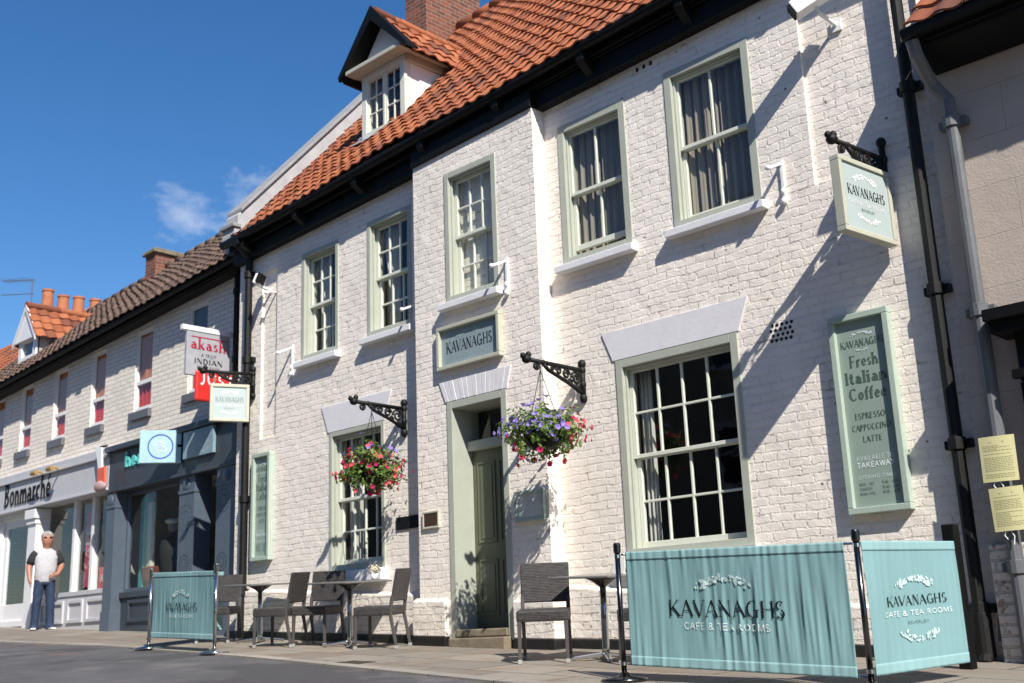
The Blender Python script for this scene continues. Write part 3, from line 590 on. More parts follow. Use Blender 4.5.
# end gables and back wall
for x, sg in ((KX0, -1), (KX1, 1)):
    pts = [(x,KY,zg(x)),(x,17.2,zg(x)),(x,17.2,6),(x,RY,kroof(x,RY)-.08),(x,KY,kroof(x,KY)-.08)]
    mb.add(pts if sg > 0 else pts[::-1], [tuple(range(5))])
mb.add([(KX1,17.2,-1),(KX0,17.2,-1),(KX0,17.2,6),(KX1,17.2,6.3)], [(0,1,2,3)])
mb.build('wall', WHITE_BRICK, cafe)
# projecting bay around the door (pilaster)
PX0, PX1 = -9.94, -7.895
mb = MB(); wall(mb, PX0, PX1, KP, zg, lambda x: zbeam(x)+.06, [(-9.37,-8.495,3.806,5.449), (-9.41,-8.45,-.2,2.62)], dep=.2)
for x, sg in ((PX0, -1), (PX1, 1)):
    q = [(x,KP,zg(x)),(x,KY,zg(x)),(x,KY,zbeam(x)+.06),(x,KP,zbeam(x)+.06)]; mb.add(q if sg > 0 else q[::-1], [(0,1,2,3)])
mb.build('projecting_bay', WHITE_BRICK, cafe)
# plinth: proud painted course with a sloped top, and the tarred foot
def zpl(x): return .50-.066*(x+10)
mb, tb = MB(), MB()
def plinth(xa, xb, yf, yb, zt=zpl, cl=.0):
    za, zb_ = grd(xa, 9)+.09, grd(xb, 9)+.09
    mb.hexa([(xa,yf,za),(xb,yf,zb_),(xb,yb,zb_),(xa,yb,za),(xa,yf,zt(xa)-.04),(xb,yf,zt(xb)-.04),(xb,yb,zt(xb)),(xa,yb,zt(xa))])
    tb.hexa([(xa,yf-.012,za-.4),(xb,yf-.012,zb_-.4),(xb,yb,zb_-.4),(xa,yb,za-.4),(xa,yf-.012,za),(xb,yf-.012,zb_),(xb,yb,zb_),(xa,yb,za)])
plinth(KX0, PX0-.06, 8.93, 9.0); plinth(PX1+.06, -3.8, 8.93, 9.0, lambda x: .44-.105*(x+7.5))
plinth(PX0-.06, -9.45, 8.73, 8.8, lambda x: .43-.04*(x+9.8)); plinth(-8.41, PX1+.06, 8.73, 8.8, lambda x: .40-.04*(x+9.3))
plinth(PX1, PX1+.06, 8.8, 8.93, lambda x: .38); plinth(PX0-.06, PX0, 8.8, 8.93, lambda x: .43)
mb.build('plinth', PLINTH_BRICK, cafe, bevel=.012); tb.build('tarred_base', TAR, cafe, bevel=.01)
# sash windows
for k, v in WIN.items():
    big = k in ('fourth', 'fifth'); sash_window(cafe, *v, KY, 2 if big else 3, 1 if big else 2, fw=.085 if big else .065, dy=.06 if big else .09, st=.042 if big else .05, openb=.09 if k == 'fourth' else 0)
sash_window(cafe, -9.37,-8.495,3.806,5.449, KP, 3, 2, fw=.075)
sash_window(cafe, *GW['left'], KY, 4, 2, fw=.06, sh=.16, sp=.13); sash_window(cafe, *GW['right'], KY, 4, 2, fw=.085, sh=.12)
# painted flat arches over the openings
for xa, xb, sp_, z0, z1, yy in ((-11.93,-10.77,.14,2.655,3.02,KY), (-7.09,-5.56,.13,2.692,3.01,KY)):
    mb = MB(); mb.prism([(xa,z0),(xb,z0),(xb+sp_,z1),(xa-sp_,z1)], lambda u, v, d: (u, yy-.014+d, v), .014); mb.build('lintel', LINT, cafe, bevel=.004)
mb = MB(); n = 15
for i in range(n):
    a0, a1 = lerp(-9.43,-8.43,i/n), lerp(-9.43,-8.43,(i+1)/n); b0, b1 = lerp(-9.53,-8.36,i/n), lerp(-9.53,-8.36,(i+1)/n); o = rnd.uniform(0,.006)
    mb.prism([(a0+.003,2.625),(a1-.003,2.625),(b1-.003,2.87),(b0+.003,2.87)], lambda u, v, d: (u, KP-.012-o+d, v), .014)
mb.build('lintel', LINT, cafe, bevel=.003)
# door: frame, fanlight, panelled leaf, stone steps
mb = MB(); frame_bars(mb, -9.41,-8.45,-.06,2.62,.085, KP-.012, KP+.42, .02)
mb.box(-9.325,-8.535,KP+.22,KP+.36,2.06,2.17)
fr = mb.build('door_frame', SAGE, cafe, bevel=.005)
mb = MB(); mb.add([(-9.325,KP+.3,2.17),(-8.535,KP+.3,2.17),(-8.535,KP+.3,2.535),(-9.325,KP+.3,2.535)], [(0,1,2,3)]); mb.build('fanlight', GLASS, fr)
mb = MB(); y0 = KP+.30
mb.box(-9.325,-8.535,y0,y0+.045,.07,2.06)
dr = mb.build('door', DOORG, cafe, bevel=.003)
for xa, xb in ((-9.25,-8.96),(-8.90,-8.61)):
    for za, zb_ in ((.2,.82),(1.0,1.92)): mb = MB(); frame_bars(mb, xa, xb, za, zb_, .022, y0-.012, y0+.002); mb.box(xa+.05, xb-.05, y0-.008, y0+.002, za+.05, zb_-.05); mb.build('door_panel', DOORG, dr, bevel=.004)
mb = MB(); mb.ell((-8.585,y0-.05,.92),.025,.025,.025); mb.tube([(-8.585,y0,.92),(-8.585,y0-.05,.92)],.012); mb.build('handle', CHROME, dr, smooth=True)
mb = MB(); mb.box(-9.32,-8.54,8.76,9.12,-.02,.065); mb.box(-9.36,-8.5,8.68,9.12,-.3,-.024); mb.build('doorstep', STONE, cafe, bevel=.015)
# eaves: wall plate, fascia, brackets, gutter
def slope_box(mb, xa, xb, y0, y1, fa, ha, hb):
    mb.hexa([(xa,y0,fa(xa)+ha),(xb,y0,fa(xb)+ha),(xb,y1,fa(xb)+ha),(xa,y1,fa(xa)+ha),(xa,y0,fa(xa)+hb),(xb,y0,fa(xb)+hb),(xb,y1,fa(xb)+hb),(xa,y1,fa(xa)+hb)])
mb = MB(); slope_box(mb, KX0, PX0-.01, 8.87, 9.2, zbeam, 0, .2); slope_box(mb, PX0-.01, PX1+.01, 8.765, 9.2, zbeam, 0, .2); slope_box(mb, PX1+.01, KX1, 8.87, 9.2, zbeam, 0, .2)
slope_box(mb, KX0, KX1, 8.83, 8.86, zbeam, .202, .28); slope_box(mb, KX0, KX1, 8.79, 8.82, ztile, -.19, -.03); slope_box(mb, KX0, KX1, 8.82, 9.1, ztile, -.10, -.05)
x = KX0+.45
while x < KX1:
    mb.hexa([(x-.05,8.70,ztile(x)-.22),(x+.05,8.70,ztile(x)-.22),(x+.05,8.88,zbeam(x)+.06),(x-.05,8.88,zbeam(x)+.06),(x-.05,8.70,ztile(x)-.11),(x+.05,8.70,ztile(x)-.11),(x+.05,8.88,ztile(x)-.1),(x-.05,8.88,ztile(x)-.1)]); x += 1.32
mb.build('eaves_board', BLACKW, cafe, bevel=.006)
mb = MB(); mb.tube([(lerp(KX0-.05,KX1-.02,i/12), 8.71, ztile(lerp(KX0-.05,KX1-.02,i/12))-.075+.006*math.sin(i*1.7)) for i in range(13)], .062, 12); mb.build('gutter', BLACKW, cafe, smooth=True)
# pantile roof
TW, TG = .218, .255
def kP(a, b, h):
    x = KX1-.02-a*TW; s = b*TG; cs, sn = 1/math.sqrt(1+SL*SL), SL/math.sqrt(1+SL*SL); y = EY-.04+s*cs-h*sn
    sag = .028*math.sin(x*1.1+.3*b*.1)+.018*math.sin(x*2.3+b*.25)+.012*math.sin(b*.7+x)
    return (x, y, ztile(x)-.02+s*sn+h*cs+sag)
NU = int((KX1-KX0-.25)/TW); NV = int((RY-EY)*math.sqrt(1+SL*SL)/TG)+1
mb = MB(); pantiles(mb, kP, NU, NV)
for sg in (0,):
    mb.add([(KX1,EY+.05,ztile(KX1)-.06),(KX0,EY+.05,ztile(KX0)-.06),(KX0,RY,kroof(KX0,RY)-.06),(KX1,RY,kroof(KX1,RY)-.06)], [(0,1,2,3)], [[(.5,.5)]*4])
    mb.add([(KX1,RY,kroof(KX1,RY)-.06),(KX0,RY,kroof(KX0,RY)-.06),(KX0,17.4,5.9),(KX1,17.4,6.4)], [(0,1,2,3)], [[(.5,.5)]*4])
roof = mb.build('roof', PANT, cafe)
mb = MB(); ridge(mb, (KX0+.3,RY,kroof(KX0+.3,RY)+.02), (KX1,RY,kroof(KX1,RY)+.02)); mb.build('ridge_tile', PANT, roof, smooth=True)
# raised gable parapet with coping at the left end
mb, m2 = MB(), MB()
def par(a, y0, y1, h0, h1, x0=-14.33, x1=-14.0):
    a.hexa([(x0,y0,kroof(-14,y0)+h0),(x1,y0,kroof(-14,y0)+h0),(x1,y1,kroof(-14,y1)+h0),(x0,y1,kroof(-14,y1)+h0),(x0,y0,kroof(-14,y0)+h1),(x1,y0,kroof(-14,y0)+h1),(x1,y1,kroof(-14,y1)+h1),(x0,y1,kroof(-14,y1)+h1)])
par(mb, 8.86, RY, -.3, .27); par(m2, 8.9, RY, .272, .335, -14.38, -13.96); m2.box(-14.36,-13.97,8.76,8.9,6.10,6.16); mb.box(-14.33,-14.0,8.80,8.86,5.86,6.10)
pr = mb.build('parapet', GREYR, cafe, bevel=.01); m2.build('coping', COPING, pr, bevel=.01)
# gable chimney
mb = MB(); mb.box(-14.02,-13.46,12.3,13.68,9.3,12.6); ch = mb.build('chimney', RED_BRICK, cafe)
mb = MB(); mb.box(-14.09,-13.39,12.23,13.75,12.6,12.72); mb.build('chimney_cap', RED_BRICK, ch)
# dormer
DX0, DX1, DYF = -11.99, -11.03, 9.66
dz0 = kroof(-11.5, DYF)-.03
dorm = MB(); dorm.prism([(9.68,dz0+.02),(9.68,8.06),(10.9,8.06),(10.75,kroof(-11,10.75))], lambda u, v, d: (DX1-.05+d, u, v), .042)
dorm.prism([(9.68,dz0+.02),(9.68,8.06),(10.9,8.06),(10.75,kroof(-12,10.75))], lambda u, v, d: (DX0+.008+d, u, v), .04)
dorm.prism([(DX0-.05,8.15),(DX1+.05,8.15),(-11.51,8.80)], lambda u, v, d: (u, DYF+.0+d, v), .05)
dm = dorm.build('dormer', WHITER, cafe, bevel=.004)
mb = MB(); frame_bars(mb, DX0, DX1, dz0, 8.08, .10, DYF-.02, DYF+.10, .10); mb.box(-11.53,-11.49,DYF,DYF+.07,dz0+.1,7.98); 
for xa, xb in ((DX0+.1,-11.53),(-11.49,DX1-.1)):
    frame_bars(mb, xa, xb, dz0+.1, 7.98, .03, DYF+.015, DYF+.05)
    xm = (xa+xb)/2; mb.box(xm-.01,xm+.01,DYF+.02,DYF+.045,dz0+.13,7.95)
    for j in (1,2):
        zz = lerp(dz0+.13,7.95,j/3); mb.box(xa+.03,xm-.01,DYF+.02,DYF+.045,zz-.01,zz+.01); mb.box(xm+.01,xb-.03,DYF+.02,DYF+.045,zz-.01,zz+.01)
wf = mb.build('dormer_window', SASH, dm, bevel=.003)
mb = MB(); mb.add([(DX0+.1,DYF+.035,dz0+.1),(DX1-.1,DYF+.035,dz0+.1),(DX1-.1,DYF+.035,7.98),(DX0+.1,DYF+.035,7.98)], [(0,1,2,3)]); mb.build('pane', GLASS, dm)
mb = MB(); mb.box(DX0-.14,DX1+.14,DYF-.22,DYF+.0,8.085,8.15); mb.box(DX1-.0,DX1+.12,DYF+.0,11.0,8.085,8.15); mb.box(DX0-.12,DX0,DYF,11.0,8.085,8.15); mb.box(DX1,DX1+.045,DYF,10.8,7.98,8.082); mb.build('eaves_moulding', BEIGE, dm, bevel=.008)
mb = MB()
for sg in (-1, 1):
    ex = -11.51+sg*.74; px = -11.51
    mb.prism([(ex,8.02),(ex+sg*.02,8.10),(px,8.97),(px,8.74)] if sg > 0 else [(px,8.74),(px,8.97),(ex+sg*.02,8.10),(ex,8.02)], lambda u, v, d: (u, DYF-.25+d, v), .035)
    mb.prism([(ex,8.04),(px,8.85),(px,8.90),(ex,8.09)] , lambda u, v, d: (u, DYF-.215+d, v), .24)
for sg in (-1, 1):
    q = [(-11.51+sg*.71,8.03),(-11.51,8.86),(-11.51,8.885),(-11.51+sg*.71,8.055)]
    mb.prism(q if sg < 0 else q[::-1], lambda u, v, d: (u, DYF-.21+d, v), 1.9)
mb.build('bargeboard', BLACKW, dm)
mb = MB()
for sg in (-1, 1):
    L = math.hypot(.78,.93); 
    def dP(a, b, h, sg=sg):
        y = 11.20-a*.235 if sg > 0 else DYF-.15+a*.235; s = b*.3
        x = -11.51+sg*(.71-s*.76/L); z = 8.02+s*.90/L
        return (x+sg*h*.93/L, y, z+h*.78/L+.02)
    pantiles(mb, dP, 7 if sg > 0 else 7, 4, seed=5+sg)
ridge(mb, (-11.51,DYF-.17,8.90), (-11.51,11.4,8.90), .065)
mb.build('dormer_roof', PANT, dm)
mb = MB()
for x, sg in ((DX1, 1), (DX0, -1)):
    n = 6
    for i in range(n):
        ya, yb = lerp(DYF,10.75,i/n), lerp(DYF,10.75,(i+1)/n); mb.hexa([(x,ya,kroof(x,ya)-.02),(x+sg*.13,ya,kroof(x,ya)+.045),(x+sg*.13,yb,kroof(x,yb)+.045),(x,yb,kroof(x,yb)-.02),(x,ya,kroof(x,ya)+.10),(x+sg*.13,ya,kroof(x,ya)+.075),(x+sg*.13,yb,kroof(x,yb)+.075),(x,yb,kroof(x,yb)+.10)])
mb.hexa([(DX0-.1,DYF-.16,kroof(-11.5,DYF-.16)+.05),(DX1+.1,DYF-.16,kroof(-11.5,DYF-.16)+.05),(DX1+.1,DYF,dz0),(DX0-.1,DYF,dz0),(DX0-.1,DYF-.16,kroof(-11.5,DYF-.16)+.07),(DX1+.1,DYF-.16,kroof(-11.5,DYF-.16)+.07),(DX1+.1,DYF,dz0+.05),(DX0-.1,DYF,dz0+.05)])
mb.box(DX1+.02,DX1+.2,10.75,10.95,8.0,8.2)
mb.build('flashing', LEAD, dm, bevel=.01)
# floors and partitions seen through the panes
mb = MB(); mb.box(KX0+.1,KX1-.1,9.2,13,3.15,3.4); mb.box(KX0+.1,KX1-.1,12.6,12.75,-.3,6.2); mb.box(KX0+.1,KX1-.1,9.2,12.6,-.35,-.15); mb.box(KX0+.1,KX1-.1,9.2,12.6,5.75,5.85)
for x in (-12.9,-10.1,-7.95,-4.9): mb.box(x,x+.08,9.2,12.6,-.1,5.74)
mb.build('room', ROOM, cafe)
# downpipes with collars
def downpipe(mb, pts, r, collars=()):
    mb.tube(pts, r, 12)
    for p in collars: mb.tube([Vector(p)-Vector((0,0,.05)), Vector(p)+Vector((0,0,.05))], r*1.32, 12); mb.box(p[0]-r*2.1,p[0]+r*2.1,p[1]+.01,p[1]+r*1.6,p[2]-.035,p[2]+.035)
mb = MB(); xx = -3.61; downpipe(mb, [(xx,8.72,6.3),(xx,8.8,6.1),(xx,8.92,5.85),(xx,8.92,-.26),(xx+.02,8.84,-.36)], .052, [(xx,8.92,4.45),(xx,8.92,2.62),(xx,8.92,1.33),(xx,8.92,.05)])
mb.tube([(xx,8.92,-.32),(xx,8.92,.02)], .075, 14); mb.build('downpipe', IRON, cafe, smooth=False, bevel=.004)
mb = MB(); xx = -13.78; downpipe(mb, [(xx,8.72,5.84),(xx,8.76,5.72),(xx,8.93,5.55),(xx,8.93,.05)], .055, [(xx,8.93,5.3),(xx,8.93,4.0),(xx,8.93,1.98),(xx,8.93,.7)]); mb.box(xx-.1,xx+.1,8.66,8.86,5.72,5.9); mb.build('downpipe', IRON, cafe, bevel=.004)
mb = MB(); mb.tube([(-3.44,8.97,3.6),(-3.43,8.96,2.4),(-3.45,8.96,.2),(-3.5,8.95,-.2)], .016, 8); mb.build('waste_pipe', GREYPIPE, cafe)
mb = MB(); xx = -14.86; downpipe(mb, [(xx,9.2,6.0),(xx,9.36,5.85),(xx,9.42,5.7),(xx,9.42,3.45)], .05, [(xx,9.42,5.4),(xx,9.42,4.3)]); mb.build('downpipe', IRON, cafe, bevel=.004)
# iron air vent and vent holes
mb = MB()
for i in range(5):
    for j in range(4): mb.ell((-5.22+i*.05+(.02 if j % 2 else 0), KY-.001, 2.52+j*.048), .017, .006, .017, 8, 5)
for i in range(3): mb.ell((-6.52+i*.09, KY-.001, 5.80+i*.004), .022, .006, .028, 8, 5)
mb.build('vent', TAR, cafe)

# curtains of the café
k = 0
for lab, (xa, xb, za, zb_), y in (('leftmost upper window', WIN['first'], 9.25), ('second upper window from the left', WIN['second'], 9.25), ('window over the door', (-9.37,-8.495,3.806,5.449), 9.06)):
    wdt = xb-xa
    drape('curtain', SHEER, xa+.02, xa+wdt*.42, za-.05, zb_, y, 'white sheer drape at the left side of the %s' % lab, .02, 4, .35, k); k += 1
    drape('curtain', SHEER, xb-wdt*.42, xb-.02, za-.05, zb_, y, 'white sheer drape at the right side of the %s' % lab, .02, 4, -.35, k); k += 1
for lab, (xa, xb, za, zb_) in (('upper window right of the door bay', WIN['fourth']), ('rightmost upper window', WIN['fifth'])):
    xm = (xa+xb)/2
    drape('curtain', DRAPE, xa-.02, xm+.02, za-.05, zb_, 9.20, 'heavy taupe drape at the left half of the %s' % lab, .03, 5, 0, k); k += 1
    drape('curtain', DRAPE, xm-.0, xb+.02, za-.05, zb_, 9.215, 'heavy taupe drape at the right half of the %s' % lab, .03, 5, 0, k); k += 1
drape('curtain', SHEER, -6.98,-6.82,.62,2.6,9.26,'thin white drape at the left edge of the large ground floor window',.015,3,0,31,group='curtains inside the ground floor windows')
drape('curtain', SHEER, -11.84,-11.55,.8,2.6,9.26,'thin white drape at the left edge of the ground floor window by the twin tables',.015,3,.1,32,group='curtains inside the ground floor windows')

# ------------------------------------------------------------------ signs on the café
def framed(root, P, w, h, fw, depth, fm, pm, inset=.03):
    mb = MB()
    for (a, b, c, d) in ((0,w,0,fw),(0,w,h-fw,h),(0,fw,fw,h-fw),(w-fw,w,fw,h-fw)):
        mb.hexa([P(a,c,0),P(b,c,0),P(b,c,depth),P(a,c,depth),P(a,d,0),P(b,d,0),P(b,d,depth),P(a,d,depth)])
    f = mb.build('frame', fm, root, bevel=.006)
    mb = MB(); mb.hexa([P(fw,fw,0),P(w-fw,fw,0),P(w-fw,fw,depth-inset),P(fw,fw,depth-inset),P(fw,h-fw,0),P(w-fw,h-fw,0),P(w-fw,h-fw,depth-inset),P(fw,h-fw,depth-inset)])
    return mb.build('panel', pm, root)
def letter(root, P, rows, m, parent=None):
    for a in rows: mb = MB(); text(mb, a[0], P, *a[1:5], **(a[5] if len(a) > 5 else {})); mb.build('lettering', m, root)
NS = dict(serif=False, mono=True)
# over the door
t = thing('wall_sign', 'blue grey framed café name sign above the door', 'sign', (-9.5, 8.8, 3.0)); P = plane((-9.5, KP, 2.998), (1,0,0))
framed(t, P, 1.035, .52, .045, .075, BEIGE, SLATE, .05); Q = lambda u, v, o=0: P(u, v, .025+.0008+o)
letter(t, Q, [('KAVANAGHS', .505, .195, .13, .76, dict(wt=1.05))], INK); mb = MB(); text(mb, 'CAFE & TEA ROOMS', Q, .505, .115, .042, .54, **NS); wreath(mb, Q, .505, .38, .40, .07, True, 4); mb.build('lettering', GREYL, t)
# tall coffee sign at the right
def coffee_sign(x0, x1, z0, z1, label, seed):
    t = thing('menu_board', label, 'sign', (x0, KY, z0), 'tall coffee boards on the café wall'); P = plane((x0, KY, z0), (1,0,0)); w_, h_ = x1-x0, z1-z0
    framed(t, P, w_, h_, .055, .085, GREEN, PANEL, .045); Q = lambda u, v, o=0: P(u, v, .041+o); c = w_*.5; k = w_/.557; f = h_/1.72
    letter(t, Q, [('KAVANAGHS', c, 1.43*f, .062, .40*k, dict(wt=1.3)), ('Fresh', c, 1.255*f, .10, .27*k, dict(wt=1.25)), ('Italian', c, 1.11*f, .105, .39*k, dict(wt=1.45)), ('Coffee', c, .965*f, .105, .35*k, dict(wt=1.4)),
        ('ESPRESSO', c, .80*f, .05, .28*k, dict(wt=1.2)), ('CAPPUCCINO', c, .70*f, .05, .36*k, dict(wt=1.2)), ('LATTE', c, .60*f, .05, .18*k, dict(wt=1.2)),
        ('MON - SAT', c-.10*k, .235*f, .025, .14*k, NS), ('SUNDAY', c-.11*k, .195*f, .025, .12*k, NS), ('BANK HOL', c-.10*k, .155*f, .025, .14*k, NS), ('9.00 - 4.30', c+.11*k, .235*f, .025, .15*k, NS), ('10.00 - 4.00', c+.11*k, .195*f, .025, .15*k, NS), ('10.00 - 4.00', c+.11*k, .155*f, .025, .15*k, NS)], INKG)
    mb = MB(); text(mb, 'AVAILABLE TO', Q, c, .445*f, .04, .34*k, serif=False, mono=True, wt=.8); text(mb, 'TAKEAWAY', Q, c, .385*f, .045, .34*k, serif=False, mono=True, wt=1.5); text(mb, 'OPENING TIMES', Q, c, .29*f, .03, .34*k, serif=False, mono=True); wreath(mb, Q, c, 1.535*f, .22*k, .04, True, 9); wreath(mb, Q, c, 1.40*f, .12*k, .02, False, 12); mb.build('lettering', WHITEL, t)
coffee_sign(-4.61,-4.053,.86,2.583,'tall green framed coffee menu board right of the large ground floor window', 1)
coffee_sign(-13.6,-13.16,1.10,2.585,'tall green coffee board near the left downpipe of the café', 2)
# small plates and menu box
t = thing('brass_plaque', 'small brown square plaque with pale frame left of the door', 'plaque', (-9.85,KP,1.2)); P = plane((-9.85,KP,1.2),(1,0,0)); framed(t, P, .28, .2, .025, .03, BEIGE, mat('brown_plaque', (.06,.035,.02), .4), .008)
mb = MB(); mb.box(-10.56,-10.14,KY-.02,KY+.0,1.265,1.415); tag(mb.build('black_plaque', INK, None, bevel=.004, loc=(-10.35,KY,1.27)), 'plain black oblong plaque left of the door bay', 'plaque')
t = thing('menu_case', 'small grey green menu case on the wall right of the door', 'menu case', (-8.36,KP,1.14)); P = plane((-8.36,KP,1.135),(1,0,0)); framed(t, P, .43, .33, .04, .05, GREEN, mat('menu_paper', (.55,.58,.52), .4), .012)

# ornate iron brackets
def spiral(mb, P, u, v, r, turns, r0=.0135, flip=1, start=0):
    mb.tube([P(u+flip*rr*math.cos(a), v+rr*math.sin(a)) for a, rr in ((start+turns*6.283*i/26, r*(1-.78*i/26)) for i in range(27))], r0, 6)
def bracket(x, z, length, label, drop=.28, dx=0, topx=.05):
    """scrolled iron bracket standing out from the wall towards the street"""
    t = thing('iron_bracket', label, 'bracket', (x, KY, z), 'ornate black iron brackets')
    d = Vector((dx, -length, 0)).normalized(); P = lambda u, v, o=0: Vector((x, KY-.02, z))+d*u+Vector((0,0,v))
    mb = MB(); mb.tube([P(0,-drop),P(0,topx)], .030, 10); mb.ell(P(0,topx+.02), .045,.045,.05); mb.ell(P(0,-drop-.02), .042,.042,.055); mb.ell(P(0,0), .04,.04,.05); mb.ell(P(0,-drop*.55), .038,.038,.05); mb.build('wall_plate', IRON, t, smooth=True)
    mb = MB(); mb.tube([P(.0,0),P(length,0)], .024, 10); mb.tube([P(0,-drop*.9),P(length*.3,-drop*.55),P(length*.62,-.07),P(length*.72,-.01)], .021, 8)
    mb.ell(P(length,0), .05,.05,.045); mb.ell(P(length+.05,.03), .03,.03,.03); mb.ell(P(length-.03,.05), .03,.03,.035); mb.ell(P(length*.72,0), .028,.028,.03); mb.build('arm', IRON, t, smooth=True)
    mb = MB(); spiral(mb, P, .11, -.10, .075, 1.6); spiral(mb, P, .26, -.075, .055, 1.5, flip=-1); spiral(mb, P, .38, -.055, .042, 1.4); spiral(mb, P, .08, -.205, .042, 1.4, flip=-1, start=2); spiral(mb, P, length*.84, -.05, .05, 1.5, start=1); spiral(mb, P, .20, -.15, .034, 1.4); spiral(mb, P, .47, -.04, .028, 1.3, flip=-1); spiral(mb, P, .07, -.035, .026, 1.3, start=1); mb.build('scroll', IRON, t, smooth=True)
    return t
bracket(-7.50, 2.67, .86, 'ornate black bracket holding the purple flower basket right of the door')
bracket(-10.38, 2.73, .78, 'ornate black bracket holding the pink flower basket over the left window')
bracket(-3.94, 3.90, .75, 'ornate black bracket high on the wall holding the right hanging sign', .33, -.09, .14)
bracket(-13.69, 3.78, .72, 'ornate black bracket by the left downpipe holding the left hanging sign', .30, -.25)

# hanging name signs
def hanging_sign(a, b, z0, z1, label, ink, face):
    """a: end by the wall, b: outer end (x,y)"""
    a, b = Vector((*a, z0)), Vector((*b, z0)); U = (a-b).normalized(); w_ = (a-b).length; h_ = z1-z0; V = Vector((0,0,1)); N = U.cross(V)
    t = thing('hanging_sign', label, 'sign', (a+b)/2, 'café name signs hung from iron brackets')
    P = plane(b-N*.045, U)
    framed(t, P, w_, h_, .045, .09, BEIGE, face, .018)
    Q = lambda u, v, o=0: P(u, v, .073+o); c = w_/2
    letter(t, Q, [('KAVANAGHS', c, h_*.52, h_*.13, w_*.72, dict(wt=1.2)), ('BEVERLEY', c, h_*.33, h_*.035, w_*.26, dict(serif=False, mono=True))], ink)
    mb = MB(); text(mb, 'CAFE & TEA ROOMS', Q, c, h_*.405, h_*.055, w_*.72, **NS); wreath(mb, Q, c, h_*.76, w_*.5, h_*.10, True, 3); wreath(mb, Q, c, h_*.25, w_*.46, h_*.1, False, 8); mb.build('lettering', WPLAS, t)
    mb = MB()
    for k_ in (.12, .88): q = b.lerp(a, k_); mb.tube([q+V*h_, q+V*(h_+.10)], .008, 6)
    mb.build('hook', IRON, t)
hanging_sign((-3.93,8.95), (-4.02,8.21), 3.08, 3.75, 'pale blue hanging name sign casting a long shadow, high at the right', INK, PALEBLUE)
hanging_sign((-13.70,8.92), (-13.93,8.42), 3.07, 3.61, 'pale hanging name sign beside the left downpipe', mat('grey_green_lettering', (.16,.20,.20), .5, bump=0), PALEBLUE)

# hanging baskets
def basket(x, y, z, top, label, seed, mixc, W=.40, H=.30):
    r = random.Random(seed); t = thing('hanging_basket', label, 'flower basket', (x, y, z), 'hanging flower baskets')
    mb = MB(); mb.lathe([(.05,-.16),(.13,-.14),(.19,-.06),(.205,.04),(.20,.045)], (x,y,z), 20); mb.build('bowl', BLACKW, t, smooth=True)
    mb = MB()
    for k in range(3):
        a = k*2.094+.4; mb.tube([(x+.19*math.cos(a), y+.19*math.sin(a), z+.04), (x, y, top-.1)], .004, 5)
    for k in range(6): mb.tube([(x,y,top-.1+k*.017),(x,y,top-.1+k*.017+.012)], .007, 6)
    mb.build('chain', IRON, t)
    lv = MB(); fl = {m: MB() for m in (PURPLE, PINK, MAGP)}
    def pos():
        while True:
            d = Vector((r.gauss(0,1), r.gauss(0,1), r.gauss(0,.9))); d.normalize(); k = r.uniform(.35,1)**.5
            lump = .86+.55*noise.noise(d*2.6+Vector((seed,0,0)))
            p = Vector((d.x*W*k*lump, d.y*W*k*lump, d.z*H*k*lump+.03)); 
            if d.z < -.2: p.z *= .9+.5*max(0, noise.noise(d*3))
            if not (math.hypot(p.x, p.y) < .2 and -.15 < p.z < .02): return p, d
    def leaf(p, d, s):
        n = (d+Vector((r.uniform(-.8,.8), r.uniform(-.8,.8), r.uniform(-.2,1)))).normalized(); a = n.orthogonal().normalized(); a.rotate(Matrix.Rotation(r.random()*6.28, 3, n)); b = n.cross(a)
        c = Vector((x,y,z))+p; lv.add([c-a*s, c+b*s*.55+n*s*.15, c+a*s, c-b*s*.55+n*s*.15], [(0,1,2,3)])
    for i in range(2100): p, d = pos(); leaf(p, d, r.uniform(.016,.034))
    for i in range(9):      # trailing stems
        a = r.random()*6.28; L = r.uniform(.05,.17); q = Vector((math.cos(a)*W*.75, math.sin(a)*W*.75, -H*.35))
        for k in range(int(L/.014)): leaf(q+Vector((r.uniform(-.02,.02), r.uniform(-.02,.02), -k*.014)), Vector((math.cos(a),math.sin(a),0)), r.uniform(.012,.024))
        p = q+Vector((0,0,-L)); bloom(fl[MAGP if r.random() < .6 else PINK], Vector((x,y,z))+p, Vector((math.cos(a),math.sin(a),-.2)), r.uniform(.025,.04), r)
    for i in range(170):
        p, d = pos(); d2 = Vector(p).normalized(); k = (W*.98/max(.01, math.hypot(*p.xy)) if abs(d2.z) < .5 else 1); lump = .86+.55*noise.noise(d*2.6+Vector((seed,0,0))); p = Vector((d2.x*W*.97, d2.y*W*.97, d2.z*H*1.02+.03))*r.uniform(.86,1.1)*lump
        m = mixc(p/W, r)
        if m: bloom(fl[m], Vector((x,y,z))+p, d2, r.uniform(.024,.040), r)
    lv.build('foliage', LEAF, t)
    for m, b in fl.items():
        if b.v: b.build('blossom', m, t)
def bloom(mb, c, d, s, r):
    """five-lobed trumpet flower"""
    n = (d.normalized()+Vector((r.uniform(-.4,.4), r.uniform(-.4,.4), r.uniform(-.1,.5)))).normalized(); a = n.orthogonal().normalized(); b = n.cross(a); ph = r.random()*6
    vs = [c-n*s*.5]; k = 10
    for i in range(k): t = ph+6.283*i/k; q = s*(1.0 if i % 2 == 0 else .78); vs.append(c+(a*math.cos(t)+b*math.sin(t))*q+n*s*(.05 if i % 2 else .2))
    mb.add(vs, [(0, 1+i, 1+(i+1) % k) for i in range(k)])
V_ = Vector((-.73,-.69,0)).normalized()      # picture-left direction on the street
